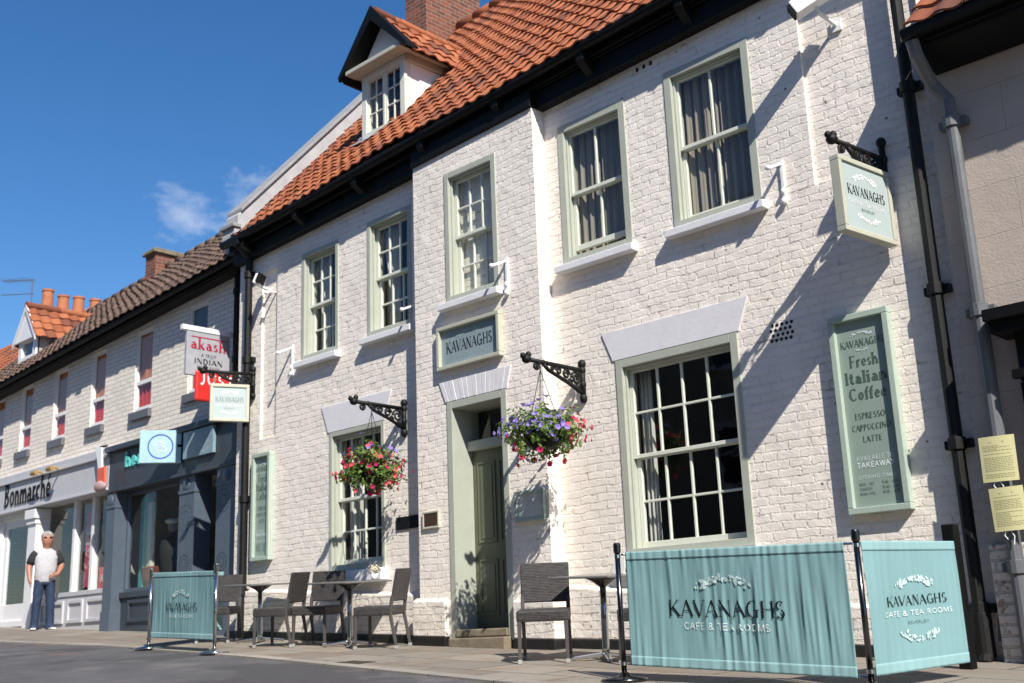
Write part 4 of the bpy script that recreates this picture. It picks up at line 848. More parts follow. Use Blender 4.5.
def mix1(p, r):
    side = -Vector((p.x,p.y,0)).dot(V_)
    if p.z > -.05 and side < .55: return PURPLE if r.random() < .92 else None
    if side > .5 and p.z > -.75: return PINK if r.random() < .8 else MAGP
    return (MAGP if r.random() < .5 else PURPLE) if r.random() < .55 else None
def mix2(p, r):
    if p.z > .42 and r.random() < .5: return PURPLE
    q = r.random(); return PINK if q < .42 else (MAGP if q < .68 else None)
basket(-7.43, 8.24, 1.90, 2.66, 'hanging basket of purple and coral petunias right of the café door', 3, mix1, .43, .29)
basket(-10.32, 8.42, 1.91, 2.72, 'hanging basket of mostly pink and red petunias before the left window', 5, mix2, .41, .31)

# small white brackets, security camera, floodlight
def small_bracket(x, z, y, label):
    t = thing('light_bracket', label, 'bracket', (x, y, z), 'small white iron brackets under the upper windows')
    mb = MB(); mb.bar((x,y-.012,z-.38),(x,y-.012,z+.06),.03,.024,(0,1,0)); mb.ell((x,y-.03,z-.36),.03,.03,.035); mb.ell((x,y-.03,z-.26),.022,.025,.03); mb.build('wall_bar', WPLAS, t)
    mb = MB(); mb.bar((x,y-.02,z+.02),(x-.01,y-.24,z-.08),.026,.026); mb.ell((x-.01,y-.25,z-.085),.026,.026,.026); mb.build('arm', WPLAS, t)
small_bracket(-12.75, 3.97, KY, 'small white bracket left of the leftmost upper window')
small_bracket(-10.12, 3.99, KY, 'small white bracket between the second upper window and the door bay')
small_bracket(-8.36, 4.06, KP, 'small white bracket on the door bay beside its upper window')
small_bracket(-4.93, 4.17, KY, 'small white bracket right of the rightmost upper window')
t = thing('security_camera', 'white box camera on an arm at the top right of the café wall', 'camera', (-4.28,9,5.42))
mb = MB(); mb.bar((-4.44,8.60,5.42),(-4.08,8.80,5.64),.15,.15); mb.build('housing', WPLAS, t, bevel=.012)
mb = MB(); mb.tube([(-4.28,8.72,5.50),(-4.27,8.76,5.40),(-4.24,9.03,5.36)],.02,8); mb.box(-4.29,-4.19,9.015,9.06,5.30,5.42); mb.build('mount', WPLAS, t)
mb = MB(); mb.bar((-4.455,8.592,5.41),(-4.43,8.606,5.426),.12,.12); mb.build('lens', INK, t)
t = thing('floodlight', 'small black floodlight in a white housing near the left downpipe', 'floodlight', (-13.35,9,4.95))
mb = MB(); mb.bar((-13.36,8.78,5.10),(-13.28,8.84,5.06),.20,.15); mb.tube([(-13.34,8.86,5.0),(-13.34,9.03,4.97)],.025,8); mb.build('housing', WPLAS, t, bevel=.01)
mb = MB(); mb.bar((-13.275,8.775,5.09),(-13.235,8.80,5.07),.19,.14); mb.build('lamp_face', INK, t)
mb = MB(); mb.tube([(-13.22,9.03,4.92),(-13.22,8.88,4.9)],.016,8); mb.ell((-13.22,8.86,4.88),.035,.035,.03); tag(mb.build('motion_sensor', WPLAS, None, loc=(-13.22,9,4.9)), 'small white sensor on the wall under the floodlight', 'sensor')

# ------------------------------------------------------------------ wicker chairs and tables (local, facing +x)
def make_chair():
    t = thing('wicker_chair', 'x', 'chair', (0,0,0), 'brown wicker café chairs', local=True)
    mb = MB(); mb.box(-.22,.23,-.23,.23,.355,.455); mb.build('seat', WICK, t, bevel=.018)
    mb = MB(); a = []
    for z, y, th in ((.505,-.225,.03),(.86,-.295,.026)):
        a += [(y-th/2,-.225,z),(y+th/2,-.225,z),(y+th/2,.225,z),(y-th/2,.225,z)]
    mb.hexa(a); mb.build('backrest', WICK, t, bevel=.012)
    for sy in (-1, 1):
        mb = MB(); mb.bar((.205,sy*.205,.36),(.215,sy*.21,.03),.036,.036,(1,0,0),.028,.028); l = mb.build('leg', LEGM, t, bevel=.004)
        mb = MB(); mb.box(.197,.233,sy*.21-.018,sy*.21+.018,.0,.035); mb.build('foot_cap', CAPM, l, bevel=.004)
        mb = MB(); mb.bar((-.20,sy*.208,.40),(-.27,sy*.21,.03),.036,.036,(1,0,0),.028,.028); mb.bar((-.205,sy*.21,.38),(-.232,sy*.21,.56),.034,.034,(1,0,0)); l = mb.build('leg', LEGM, t, bevel=.004)
        mb = MB(); mb.box(-.29,-.254,sy*.21-.018,sy*.21+.018,.0,.035); mb.build('foot_cap', CAPM, l, bevel=.004)
    return t
chair = make_chair(); first = True
def put(o, x, y, deg, label):
    z = grd(x, y); o.location = (x, y, z+.002); nx, ny = .0409, -.0435
    q = Vector((0,0,1)).rotation_difference(Vector((nx, ny, 1)))
    o.rotation_euler = (q @ Matrix.Rotation(R(deg), 3, 'Z').to_quaternion()).to_euler(); o['label'] = label
CH = [(-7.05,7.72,-52,'brown wicker chair standing alone in front of the door bay, left of its table'),
      (-6.02,7.95,196,'brown wicker chair mostly hidden behind the wide teal barrier'),
      (-10.12,8.36,208,'brown wicker chair seen from the side, right of the middle table'),
      (-11.33,8.40,-66,'brown wicker chair between the two tables, facing right'),
      (-11.72,8.12,206,'brown wicker chair facing left at the leftmost table'),
      (-13.40,8.33,-52,'brown wicker chair behind the left teal barrier')]
for i, c in enumerate(CH): put(chair if i == 0 else copy_tree(chair), *c)
def make_table():
    t = thing('cafe_table', 'x', 'table', (0,0,0), 'square grey café tables', local=True)
    mb = MB(); mb.box(-.35,.35,-.35,.35,.712,.732); mb.build('tabletop', TABLET, t, bevel=.006)
    mb = MB(); mb.lathe([(.02,.62),(.07,.66),(.13,.695),(.16,.711)], (0,0,0), 20); mb.build('hub', DCHROME, t, smooth=True)
    mb = MB(); mb.lathe([(.042,.04),(.034,.10),(.031,.35),(.028,.63)], (0,0,0), 20); mb.build('column', CHROME, t, smooth=True)
    for k in range(4):
        a = k*math.pi/2+.785; mb = MB(); mb.bar((.03*math.cos(a),.03*math.sin(a),.045),(.31*math.cos(a),.31*math.sin(a),.02),.06,.04,(0,0,1),.04,.022); mb.ell((.29*math.cos(a),.29*math.sin(a),.012),.02,.02,.012); mb.build('foot', CHROME, t, bevel=.006)
    return t
tab = make_table()
TB = [(-6.6,8.02,0,'square grey table behind the left post of the wide barrier'), (-10.75,8.43,2,'square grey table under the left ground floor window'), (-12.72,8.52,-2,'square grey table nearest the left teal barrier')]
for i, c in enumerate(TB): put(tab if i == 0 else copy_tree(tab), *c)
# things on the tables
zt = grd(-10.55,8.5)+.736
t = thing('flower_pot', 'small pale pot of white flowers on the middle table', 'flower pot', (-10.45,8.55,zt))
mb = MB(); mb.lathe([(.03,0),(.045,.07),(.04,.07)], (-10.45,8.55,zt+.004), 14); mb.build('pot', WPLAS, t, smooth=True)
mb = MB(); rr = random.Random(2)
for i in range(70):
    d = Vector((rr.gauss(0,1),rr.gauss(0,1),rr.gauss(0,.7))).normalized(); c = Vector((-10.45,8.55,zt+.12))+d*.07*rr.uniform(.6,1.1); a = d.orthogonal().normalized()*.018; b = d.cross(a); mb.add([c-a,c+b,c+a,c-b],[(0,1,2,3)])
mb.build('blossom', clothmat('cream_flower', (.62,.58,.45), .3), t)
zt = grd(-6.3,8.1)+.736
t = thing('menu_holder', 'small clear card holder on the table behind the barrier', 'card holder', (-6.38,8.0,zt)); mb = MB(); mb.box(-6.44,-6.32,7.98,8.02,zt+.003,zt+.012); mb.hexa([(-6.44,7.995,zt+.012),(-6.32,7.995,zt+.012),(-6.32,8.005,zt+.012),(-6.44,8.005,zt+.012),(-6.44,8.01,zt+.15),(-6.32,8.01,zt+.15),(-6.32,8.02,zt+.15),(-6.44,8.02,zt+.15)]); mb.build('card', mat('cream_card', (.7,.7,.66), .4), t)

# ------------------------------------------------------------------ barriers
def post(x, y, label, h, m, base=True):
    z = grd(x, y); t = thing('barrier_post', label, 'post', (x,y,z), 'steel barrier posts')
    mb = MB(); mb.lathe([(.0195,.01),(.0195,h-.07)], (x,y,z), 18); mb.build('pole', m, t, smooth=True)
    mb = MB(); mb.lathe([(.024,h-.075),(.028,h-.065),(.028,h-.012),(.022,h)], (x,y,z), 18); mb.build('cap', m, t, smooth=False, bevel=.003)
    if base: mb = MB(); mb.lathe([(.17,-.004),(.175,.008),(.165,.018),(.05,.032),(.03,.06)], (x,y,z), 28); mb.build('base', m, t, smooth=True)
    mb = MB()
    for zz in (h-.10, .12): mb.lathe([(.025,zz-.012),(.025,zz+.012)], (x,y,z), 14)
    mb.build('collar', CHROME, t)
PA, PB_, PC_, PD_ = (-5.37,6.72), (-3.5,6.83), (-13.36,7.32), (-11.62,7.18)
post(*PA, 'dark steel post left of the wide teal barrier', .99, DCHROME); post(*PB_, 'dark steel post between the two right teal banners', 1.0, DCHROME)
post(*PC_, 'slim steel post at the left end of the left barrier', .98, CHROME); post(*PD_, 'slim steel post at the right end of the left barrier', 1.0, CHROME)
def banner(A, B, zA, zB, hA, hB, label, seed, lw, fold, logo, ins=(.05,.05)):
    """canvas sheet stretched between two rails, from A to B (x,y), bottom heights zA,zB and cloth heights"""
    A, B = Vector((*A,0)), Vector((*B,0)); d = (B-A).normalized(); A2, B2 = A+d*ins[0], B-d*ins[1]; L = (B2-A2).length; n = Vector((d.y,-d.x,0)); r = random.Random(seed)
    ph = [r.uniform(0,6.28) for _ in range(6)]
    def C(u, v, off=0):      # u metres along, v metres up from the hem
        f = u/L; h = lerp(hA,hB,f); g = v/h
        amp = fold*(.55+.45*math.sin(math.pi*min(1,max(0,g))))
        rdg = lambda t_: 1-2*abs(math.sin(t_))**.85          # sharp creases between soft pleats
        loc = .5+.9*noise.noise(Vector((u*2.6+seed, g*1.4, 0)))
        w_ = amp*(loc*(.55*rdg(u*21+ph[0]+.9*math.sin(u*4.3+ph[3])+.8*g)+.42*rdg(u*41+ph[1]-1.1*g+1.3*math.sin(u*7))+.2*rdg(u*67+ph[4]+.8*g+1.1*math.sin(u*13))+.3*math.sin(u*17+ph[2]-2.4*g))+.35*math.sin(u*95+ph[5]+2*math.sin(u*11))*g**6+.3*math.sin(u*70+ph[4])*(1-g)**7+.5*noise.noise(Vector((u*7+seed*3, g*2.2+u*2, 3.1))))
        w_ += .012*math.sin(math.pi*g)*math.sin(f*7+seed)
        return A2+d*u+n*(w_+off)+Vector((0,0,lerp(zA,zB,f)+v))
    t = thing('barrier_banner', label, 'banner', A.lerp(B,.5)+Vector((0,0,lerp(zA,zB,.5))), 'teal canvas barrier banners')
    def cloth(v0, v1, off, nv):
        mb = MB(); nu = int(L/.008)
        vs = [C(L*i/nu, lerp(v0*lerp(hA,hB,i/nu),v1*lerp(hA,hB,i/nu),j/nv), off) for j in range(nv+1) for i in range(nu+1)]
        mb.add(vs, [(j*(nu+1)+i, j*(nu+1)+i+1, (j+1)*(nu+1)+i+1, (j+1)*(nu+1)+i) for j in range(nv) for i in range(nu)]); return mb
    o = cloth(0,1,0,30).build('fabric', TEAL, t, smooth=True); sd = o.modifiers.new('cloth','SOLIDIFY'); sd.thickness = .003; sd.offset = -1
    for a, b in ((.925,1.0),(0,.085)): h_ = cloth(a,b,.003,5).build('hem', TEALHEM, t, smooth=True); sd = h_.modifiers.new('cloth','SOLIDIFY'); sd.thickness = .002
    mb = MB()
    for k in (0,1): mb.tube([A+d*.02+Vector((0,0,zA+k*(hA-.015)+(1-k)*.012))-n*.026, B-d*.02+Vector((0,0,zB+k*(hB-.015)+(1-k)*.012))-n*.026], .008, 8)
    mb.build('rail', CHROME, t)
    logo(t, C, L, (hA+hB)/2)
def logoA(t, C, L, h):
    Q = lambda u, v, o=0: C(u, v, .0055+o); c = L*.47
    mb = MB(); text(mb, 'KAVANAGHS', Q, c, h*.43, h*.135, L*.54, wt=.85, sub=.1); mb.build('lettering', INK, t)
    mb = MB(); text(mb, 'CAFE & TEA ROOMS', Q, c, h*.325, h*.055, L*.40, **NS); mb.build('lettering', WHITEL, t)
    mb = MB(); wreath(mb, Q, c, h*.70, L*.27, h*.12, True, 21); mb.build('wreath', WREATH, t)
def logoB(t, C, L, h):
    Q = lambda u, v, o=0: C(u, v, .0055+o); c = L*.5
    mb = MB(); text(mb, 'KAVANAGHS', Q, c, h*.50, h*.075, L*.62, wt=.9); text(mb, 'BEVERLEY', Q, c, h*.355, h*.022, L*.22, **NS); mb.build('lettering', INK, t)
    mb = MB(); text(mb, 'CAFE & TEA ROOMS', Q, c, h*.42, h*.038, L*.72, serif=False, mono=True, wt=1.2); mb.build('lettering', WHITEL, t)
    mb = MB(); wreath(mb, Q, c, h*.67, L*.42, h*.085, True, 31); wreath(mb, Q, c, h*.275, L*.42, h*.085, False, 37); mb.build('wreath', WREATH, t)
def logoL(t, C, L, h):
    Q = lambda u, v, o=0: C(u, v, .0055+o); c = L*.5
    mb = MB(); text(mb, 'KAVANAGHS', Q, c, h*.41, h*.125, L*.50, wt=.9); mb.build('lettering', INK, t)
    mb = MB(); text(mb, 'CAFE & TEA ROOMS', Q, c, h*.31, h*.05, L*.40, **NS); mb.build('lettering', WHITEL, t)
    mb = MB(); wreath(mb, Q, c, h*.66, L*.28, h*.11, True, 41); mb.build('wreath', WREATH, t)
banner(PA, PB_, -.255, -.355, .81, .85, 'wide teal canvas banner with black lettering along the pavement edge', 3, .5, .0115, logoA, (.07,.09))
banner(PB_, (-3.29,7.84), -.345, -.305, .84, .81, 'teal canvas banner turning back towards the wall at the right end', 8, .5, .009, logoB, (.05,.0))
banner(PC_, PD_, .125, .06, .79, .775, 'smaller teal canvas banner on slim posts at the left of the terrace', 5, .5, .005, logoL, (.05,.06))
banner(PC_, (-13.86,8.72), .125, .20, .79, .775, 'teal canvas banner running back to the wall at the far left end', 9, .5, .009, lambda *a: None, (.05,.05))
mb = MB(); zz = grd(-3.45,8.3); mb.box(-3.56,-3.46,8.28,8.38,zz-.01,.66); tag(mb.build('black_bollard', BLACKW, None, bevel=.012, loc=(-3.47,8.33,zz)), 'broad black timber post standing by the right downpipe', 'bollard')

# ------------------------------------------------------------------ building at the right edge
RYW = 8.9
rb = thing('render_building', 'pinkish grey rendered building with a black shopfront cornice at the right edge', 'building', (-1,9,grd(-1,9)))
mb = MB(); wall(mb, KX1+.02, 6, RYW, lambda x: grd(x,9)-.3, lambda x: 4.72, [(-2.75,5.4,-.6,2.0)], dep=.25)
mb.add([(KX1+.02,RYW,4.72),(6,RYW,4.72),(6,12.5,8.2),(KX1+.02,12.5,8.2)],[(3,2,1,0)])
mb.add([(6,RYW,-1.4),(6,16,-1.4),(6,16,4.7),(6,12.5,8.2),(6,RYW,4.7)], [(0,1,2,3,4)])
mb.build('wall', RENDER, rb)
mb = MB(); mb.box(KX1+.02,-3.12,8.84,8.9,-.7,.52); mb.build('pier', OLD_BRICK, rb, bevel=.012)
mb = MB(); mb.prism([(8.5,4.60),(8.88,4.44),(8.9,4.60),(8.9,4.68),(8.5,4.68)], lambda u, v, d: (-3.34+d, u, v), 9.3); mb.box(-3.34,5.96,8.52,8.56,4.56,4.74); mb.build('eaves_board', BLACKW, rb)
mb = MB(); mb.tube([(-3.40,8.45,4.67),(0,8.45,4.76),(6,8.45,4.9)], .065, 12); mb.tube([(-3.38,8.47,4.60),(-3.30,8.56,4.52)], .01, 6); mb.build('gutter', BLACKW, rb, smooth=True)
def rP(a, b, h):
    x = -3.36+a*.25; s = b*.3; return (x, 8.42+s*.70-h*.71, 4.72+.012*a*.25+s*.714+h*.70)
mb = MB(); pantiles(mb, rP, 37, 16, seed=12); mb.build('roof', PANT, rb)
mb = MB(); xx = -3.24; downpipe(mb, [(xx-.10,8.47,4.62),(xx-.10,8.52,4.5),(xx-.09,8.74,4.3),(xx,8.80,4.15),(xx,8.80,2.3)], .055, [(xx,8.80,3.95)]); downpipe(mb, [(xx,8.80,2.3),(xx,8.80,-.5)], .055, [(xx,8.80,2.33),(xx,8.80,.34)]); mb.build('downpipe', GREYPIPE, rb, bevel=.003)
mb = MB(); mb.box(-3.12,6,8.50,8.9,2.16,2.24); mb.box(-3.10,6,8.56,8.9,2.07,2.16); mb.hexa([(-3.12,8.50,2.242),(6,8.50,2.242),(6,8.9,2.242),(-3.12,8.9,2.242),(-3.12,8.50,2.25),(6,8.50,2.25),(6,8.9,2.33),(-3.12,8.9,2.33)]); mb.box(-2.98,6,8.72,8.9,1.70,2.07); mb.box(-3.0,-2.78,8.76,8.9,-.7,1.70); mb.box(-3.02,6,8.66,8.72,1.72,1.79); mb.build('shopfront', BLACKW, rb, bevel=.008)
mb = MB(); mb.add([(-2.75,9.0,-.4),(5.4,9.0,-.4),(5.4,9.0,2),(-2.75,9.0,2)],[(0,1,2,3)]); mb.build('shop_window', SHOPG, rb)
mb = MB(); mb.box(-2.9,5.6,11,11.1,-1,2.6); mb.build('room', SHOPIN, rb)
# notices tied to the grey pipe
def notice(x0, x1, z0, z1, label, tilt):
    y = 8.725; t = thing('paper_notice', label, 'notice', ((x0+x1)/2,y,z0), 'yellow notices tied to the grey pipe'); U = Vector((math.cos(tilt),0,math.sin(tilt))); V = Vector((-math.sin(tilt),0,math.cos(tilt))); P = plane((x0,y,z0), U, V); w_, h_ = x1-x0, z1-z0
    mb = MB(); n = 10
    for i in range(n): a, b = w_*i/n, w_*(i+1)/n; fa, fb = [.012*math.sin(q/w_*3.14) for q in (a,b)]; mb.hexa([P(a,0,fa-.001),P(b,0,fb-.001),P(b,0,fb+.001),P(a,0,fa+.001),P(a,h_,fa-.001),P(b,h_,fb-.001),P(b,h_,fb+.001),P(a,h_,fa+.001)])
    mb.build('sheet', YELLOWP, t, smooth=False)
    mb = MB(); r = random.Random(x0); Q = lambda u, v, o=0: P(u, v, .0125*math.sin(u/w_*3.14)+.0015+o); v = h_*.9
    mb.add([Q(w_*.3,v-.015),Q(w_*.7,v-.015),Q(w_*.7,v-.008),Q(w_*.3,v-.008)],[(0,1,2,3)]); v -= .04
    while v > h_*.08:
        a = w_*.1
        e = w_*(.9 if r.random() < .8 else .55)
        while a < e-.01: b = min(e, a+r.uniform(.008,.03)); mb.add([Q(a,v),Q(b,v),Q(b,v+.0035),Q(a,v+.0035)],[(0,1,2,3)]); a = b+.005
        v -= .0125 if r.random() < .85 else .026
    mb.build('print', mat('faded_print', (.30,.30,.16), .7, bump=0), t)
    mb = MB(); xm = (x0+x1)/2-.03; mb.tube([(xm-.02,y+.0,z0+.0),(xm-.03,y+.0,z0-.03),(xm-.01,y-.0,z0-.06)], .004, 5); mb.tube([(xm+.02,y,z0),(xm+.04,y,z0-.04),(xm+.03,y,z0-.10)], .004, 5); mb.build('cable_tie', WPLAS, t)
notice(-3.37,-3.10,.975,1.32,'upper yellow notice tied round the grey downpipe',R(-1)); notice(-3.335,-3.08,.60,.925,'lower yellow notice tied round the grey downpipe',R(1))

# ------------------------------------------------------------------ long brick building with two shops at the left
LX0, LX1, LY = -27.2, -14.14, 9.5
def ze(x): return 5.93+.057*(x+14.5)
lb = thing('shop_building', 'long cream brick building with dark tiled roof over two shops at the left', 'building', (-20,9.5,grd(-20,9.5)))
LW = [(-24.3,-23.72),(-22.9,-22.38),(-21.4,-20.86),(-19.84,-19.30),(-18.2,-17.6),(-16.42,-15.83)]
lwin = [(a,b,3.93+.012*(a+23),5.27+.035*(a+23)) for a, b in LW]
mb = MB(); wall(mb, LX0, LX1, LY, lambda x: 2.9, lambda x: ze(x)-.10, lwin, dep=.14)
mb.add([(LX0,LY,0),(LX0,15.6,0),(LX0,15.6,5),(LX0,12.5,8),(LX0,LY,5.1)],[(4,3,2,1,0)]); mb.add([(LX0,15.6,0),(LX1,15.6,0),(LX1,15.6,5.5),(LX0,15.6,5)],[(3,2,1,0)]); mb.build('wall', CREAM_BRICK, lb)
for i, (a, b, za, zb_) in enumerate(lwin):
    mb = MB(); frame_bars(mb, a, b, za, zb_, .05, LY+.02, LY+.07, .08); zm = lerp(za, zb_, .36); mb.box(a+.05,b-.05,LY+.02,LY+.07,zm-.035,zm+.035); wn = mb.build('window', SASHW, lb, bevel=.004)
    mb = MB(); mb.add([(a+.04,LY+.05,za+.07),(b-.04,LY+.05,za+.07),(b-.04,LY+.05,zb_-.04),(a+.04,LY+.05,zb_-.04)],[(0,1,2,3)]); mb.build('pane', GLASS, wn)
    mb = MB(); mb.box(a-.06,b+.04,LY-.07,LY+.02,za-.15,za-.005); mb.build('sill', MOULD, wn, bevel=.006)
    w_ = ['leftmost','second','third','fourth','fifth','rightmost'][i]
    drape('window_blind', SALMON if i < 5 else ROOM, a+.03, b-.03, zm+.03, zb_-.02, LY+.085, '%s blind in the %s upper window from the left over the shops' % ('salmon' if i < 5 else 'dark', w_), .004, 2, 0, 50+i, 'blind', 'blinds in the windows over the shops')
    drape('curtain', REDPAT, a+.03, b-.03, za+.05, zm-.03, LY+.095, 'short red curtain in the %s upper window from the left over the shops' % w_, .014, 4, 0, 70+i, 'curtain', 'short red curtains over the shops')
mb = MB(); slope_box(mb, LX0, LX1+.02, 9.28, 9.5, ze, -.19, -.09); slope_box(mb, LX0, LX1+.02, 9.24, 9.28, ze, -.17, -.04); mb.tube([(LX0,9.18,ze(LX0)-.09),(LX1+.05,9.18,ze(LX1)-.09)], .05, 10); mb.build('gutter', BLACKW, lb)
def lP(a, b, h):
    x = LX1+.02-a*.24; s = b*.31; cs, sn = 1/math.sqrt(1.81), .9/math.sqrt(1.81); return (x, 9.14+s*cs-h*sn, ze(x)-.05+s*sn+h*cs+.015*math.sin(x*.9))
mb = MB(); pantiles(mb, lP, int((LX1-LX0)/.24)+1, 15, seed=9); 
mb.add([(LX1,12.5,ze(LX1)+2.9),(LX0,12.5,ze(LX0)+2.9),(LX0,15.8,5),(LX1,15.8,5.6)],[(0,1,2,3)],[[(.5,.5)]*4]); mb.add([(LX1,9.2,ze(LX1)-.05),(LX0,9.2,ze(LX0)-.05),(LX0,12.5,ze(LX0)+2.85),(LX1,12.5,ze(LX1)+2.85)],[(0,1,2,3)],[[(.5,.5)]*4])
rf = mb.build('roof', PANT_D, lb); mb = MB(); ridge(mb, (LX0,12.5,ze(LX0)+2.96), (LX1,12.5,ze(LX1)+2.96), .11); mb.build('ridge_tile', PANT_D, rf, smooth=True)
mb = MB(); mb.box(-23.02,-22.58,12.15,13.4,7.4,8.72); c = mb.build('chimney', RED_BRICK, lb); mb = MB(); mb.box(-23.09,-22.51,12.08,13.47,8.72,8.79); mb.box(-23.05,-22.55,12.12,13.43,8.79,8.85); mb.build('chimney_cap', mat('mossy_mortar', (.20,.165,.11), .9, var=.4, scale=9, bump=.8, bscale=20, bdist=.015), c, bevel=.025)
# end stack with pots
mb = MB(); mb.box(-27.15,-26.7,11.4,13.3,7.2,8.28); c = mb.build('chimney', RED_BRICK, lb)
for k, y in enumerate((11.62,12.02,12.42,12.86)):
    mb = MB(); h_ = (.50,.42,.46,.48)[k]; mb.lathe([(.15,8.27),(.145,8.3),(.13,8.27+h_*.86),(.148,8.27+h_*.9),(.148,8.27+h_),(.11,8.27+h_)], (-26.92,y,0), 16); mb.build('chimney_pot', TERRA, c, smooth=False)
mb = MB(); mb.tube([(-27.0,11.25,7.9),(-27.0,11.25,9.0)], .016, 6)
for z in (8.98,8.62): mb.tube([(-26.95,11.28,z),(-27.75,10.82,z+.06)], .012, 6)
for k in range(9): p = Vector((-27.05,11.22,8.985)).lerp(Vector((-27.72,10.84,9.04)),k/8); mb.tube([p+Vector((.1,-.17,0)),p-Vector((.1,-.17,0))], .005, 4)
tag(mb.build('television_aerial', GREYPIPE, None, loc=(-27,11.25,7.9)), 'thin grey television aerial above the far chimney pots', 'aerial')
mb = MB(); mb.tube([(-16.6,12.9,8.6),(-16.6,12.9,9.4)], .012, 6); mb.tube([(-16.3,12.9,9.2),(-17.3,12.6,9.42)], .008, 5); mb.tube([(-16.4,12.9,9.05),(-17.2,12.6,9.2)], .008, 5); tag(mb.build('television_aerial', GREYPIPE, None, loc=(-16.6,12.9,8.6)), 'thin aerial on the dark roof right of the low brick chimney', 'aerial')
# small dormer at the far left
ex0, ex1, ey = -24.92, -24.02, 10.2; ez = ze(-24.5)+.9*(ey-9.2)-.06
mb = MB(); mb.box(ex1-.05,ex1,ey+.02,11.2,ez,6.82); mb.box(ex0,ex0+.05,ey+.02,11.2,ez,6.82); d2 = mb.build('dormer', GREYR, lb)
mb = MB(); frame_bars(mb, ex0, ex1, ez, 6.86, .17, ey-.02, ey+.06); mb.prism([(ex0-.10,6.72),(ex1+.10,6.72),((ex0+ex1)/2,7.46)], lambda u, v, d: (u, ey-.08+d, v), .06); mb.build('dormer_window', WSHOP, d2, bevel=.006)
mb = MB()
for sg in (-1, 1):
    xm = (ex0+ex1)/2; ex = xm+sg*.58; mb.hexa([(ex,ey-.12,6.62),(xm,ey-.12,7.40),(xm,ey-.08,7.40),(ex,ey-.08,6.62),(ex,ey-.12,6.74),(xm,ey-.12,7.53),(xm,ey-.08,7.53),(ex,ey-.08,6.74)])
mb.build('bargeboard', WSHOP, d2)
mb = MB(); mb.add([(ex0+.1,ey+.03,ez+.1),(ex1-.1,ey+.03,ez+.1),(ex1-.1,ey+.03,6.8),(ex0+.1,ey+.03,6.8)],[(0,1,2,3)]); mb.build('pane', GLASS, d2)
mb = MB()
for sg in (-1, 1):
    LL = math.hypot(.62,.80)
    def eP(a, b, h, sg=sg):
        y = (11.75-a*.24) if sg > 0 else ey-.08+a*.24; s = b*.26; return ((ex0+ex1)/2+sg*(.62-s*.62/LL+h*.8/LL), y, 6.70+s*.8/LL+h*.62/LL)
    pantiles(mb, eP, 7, 4, seed=30+sg)
ridge(mb, ((ex0+ex1)/2,ey-.1,7.52), ((ex0+ex1)/2,11.8,7.52), .08); mb.build('dormer_roof', PANT, d2)
# shopfronts: white one with three lights and a door, grey one at the right
FY = 9.28
mb = MB(); mb.box(-26.5,-18.55,FY,LY+.1,2.72,3.24); mb.build('fascia', LGREY, lb, bevel=.006)
mb = MB(); mb.box(-26.5,-18.55,FY-.05,LY+.1,3.243,3.285); mb.box(-26.5,-18.55,FY-.02,LY+.1,3.288,3.42); mb.box(-26.5,-18.55,FY-.03,LY+.1,2.67,2.717); mb.build('fascia_moulding', LGREY, lb, bevel=.01)
gx = lambda x: grd(x, 9.4)-.1
mb = MB(); mb.build('shop_pilaster', WSHOP, lb, bevel=.012)
mb = MB(); mb.box(-21.78,-21.42,9.32,9.6,gx(-21.6),2.67); mb.box(-21.83,-21.37,9.26,9.58,2.46,2.64); mb.box(-21.80,-21.40,9.29,9.59,2.36,2.46); mb.box(-26.2,-23.3,9.34,9.6,gx(-24),2.67); mb.build('shop_pilaster', WSHOP, lb, bevel=.012)
mb = MB(); frame_bars(mb, -23.3,-21.78,gx(-22.5)+.1,2.67,.12,9.42,9.6); mb.build('shop_door_frame', WSHOP, lb, bevel=.008)
mb = MB(); frame_bars(mb, -23.17,-21.91,.42,2.56,.16,9.46,9.52,.5); dd = mb.build('shop_door', WSHOP, lb, bevel=.006)
mb = MB(); mb.add([(-23.03,9.49,.9),(-22.05,9.49,.9),(-22.05,9.49,2.42),(-23.03,9.49,2.42)],[(0,1,2,3)]); mb.build('pane', SHOPG, dd); mb = MB(); mb.tube([(-22.0,9.43,1.2),(-22.0,9.43,1.5)],.015,8); mb.build('handle', CHROME, dd)
mb = MB(); mb.box(-21.42,-18.5,9.44,9.62,.95,1.03); mb.box(-21.42,-18.5,9.46,9.6,gx(-20),.95)
for xa, xb in ((-21.3,-20.35),(-20.2,-19.6),(-19.48,-18.65)): frame_bars(mb, xa, xb, .48, .88, .06, 9.43, 9.462)
mb.build('stallriser', LGREY, lb, bevel=.006)
for x in (-20.22,-19.50): mb = MB(); mb.box(x-.055,x+.055,9.50,9.62,1.03,2.67); mb.build('mullion', WSHOP, lb, bevel=.008)
mb = MB(); mb.add([(-21.42,9.58,1.03),(-18.5,9.58,1.03),(-18.5,9.58,2.68),(-21.42,9.58,2.68)],[(0,1,2,3)]); mb.build('shop_window', SHOPG, lb)
P = plane((-22.86, FY-.02, 2.78), (1,0,0))
mb = MB(); text(mb, 'Bonmarch\u00e9', P, 1.04, .03, .44, 2.06, wt=.78, serif=True); o = mb.build('lettering', INK, lb); sd = o.modifiers.new('thick','SOLIDIFY'); sd.thickness = .015
for x, w_ in ((-21.08,'left'), (-20.42,'right')):
    t = thing('fascia_lamp', 'small brass lamp, %s of the pair over the white shop fascia' % w_, 'lamp', (x,FY,3.27), 'small brass lamps over the fascia'); mb = MB(); mb.tube([(x,FY-.05,3.27),(x,FY-.12,3.30),(x,FY-.20,3.27)],.02,8); mb.build('arm', mat('brass', (.55,.36,.12), .4, metal=.6), t); mb = MB(); mb.tube([(x-.10,FY-.21,3.26),(x+.10,FY-.21,3.26)],.045,10); mb.build('shade', bpy.data.materials['brass'], t)
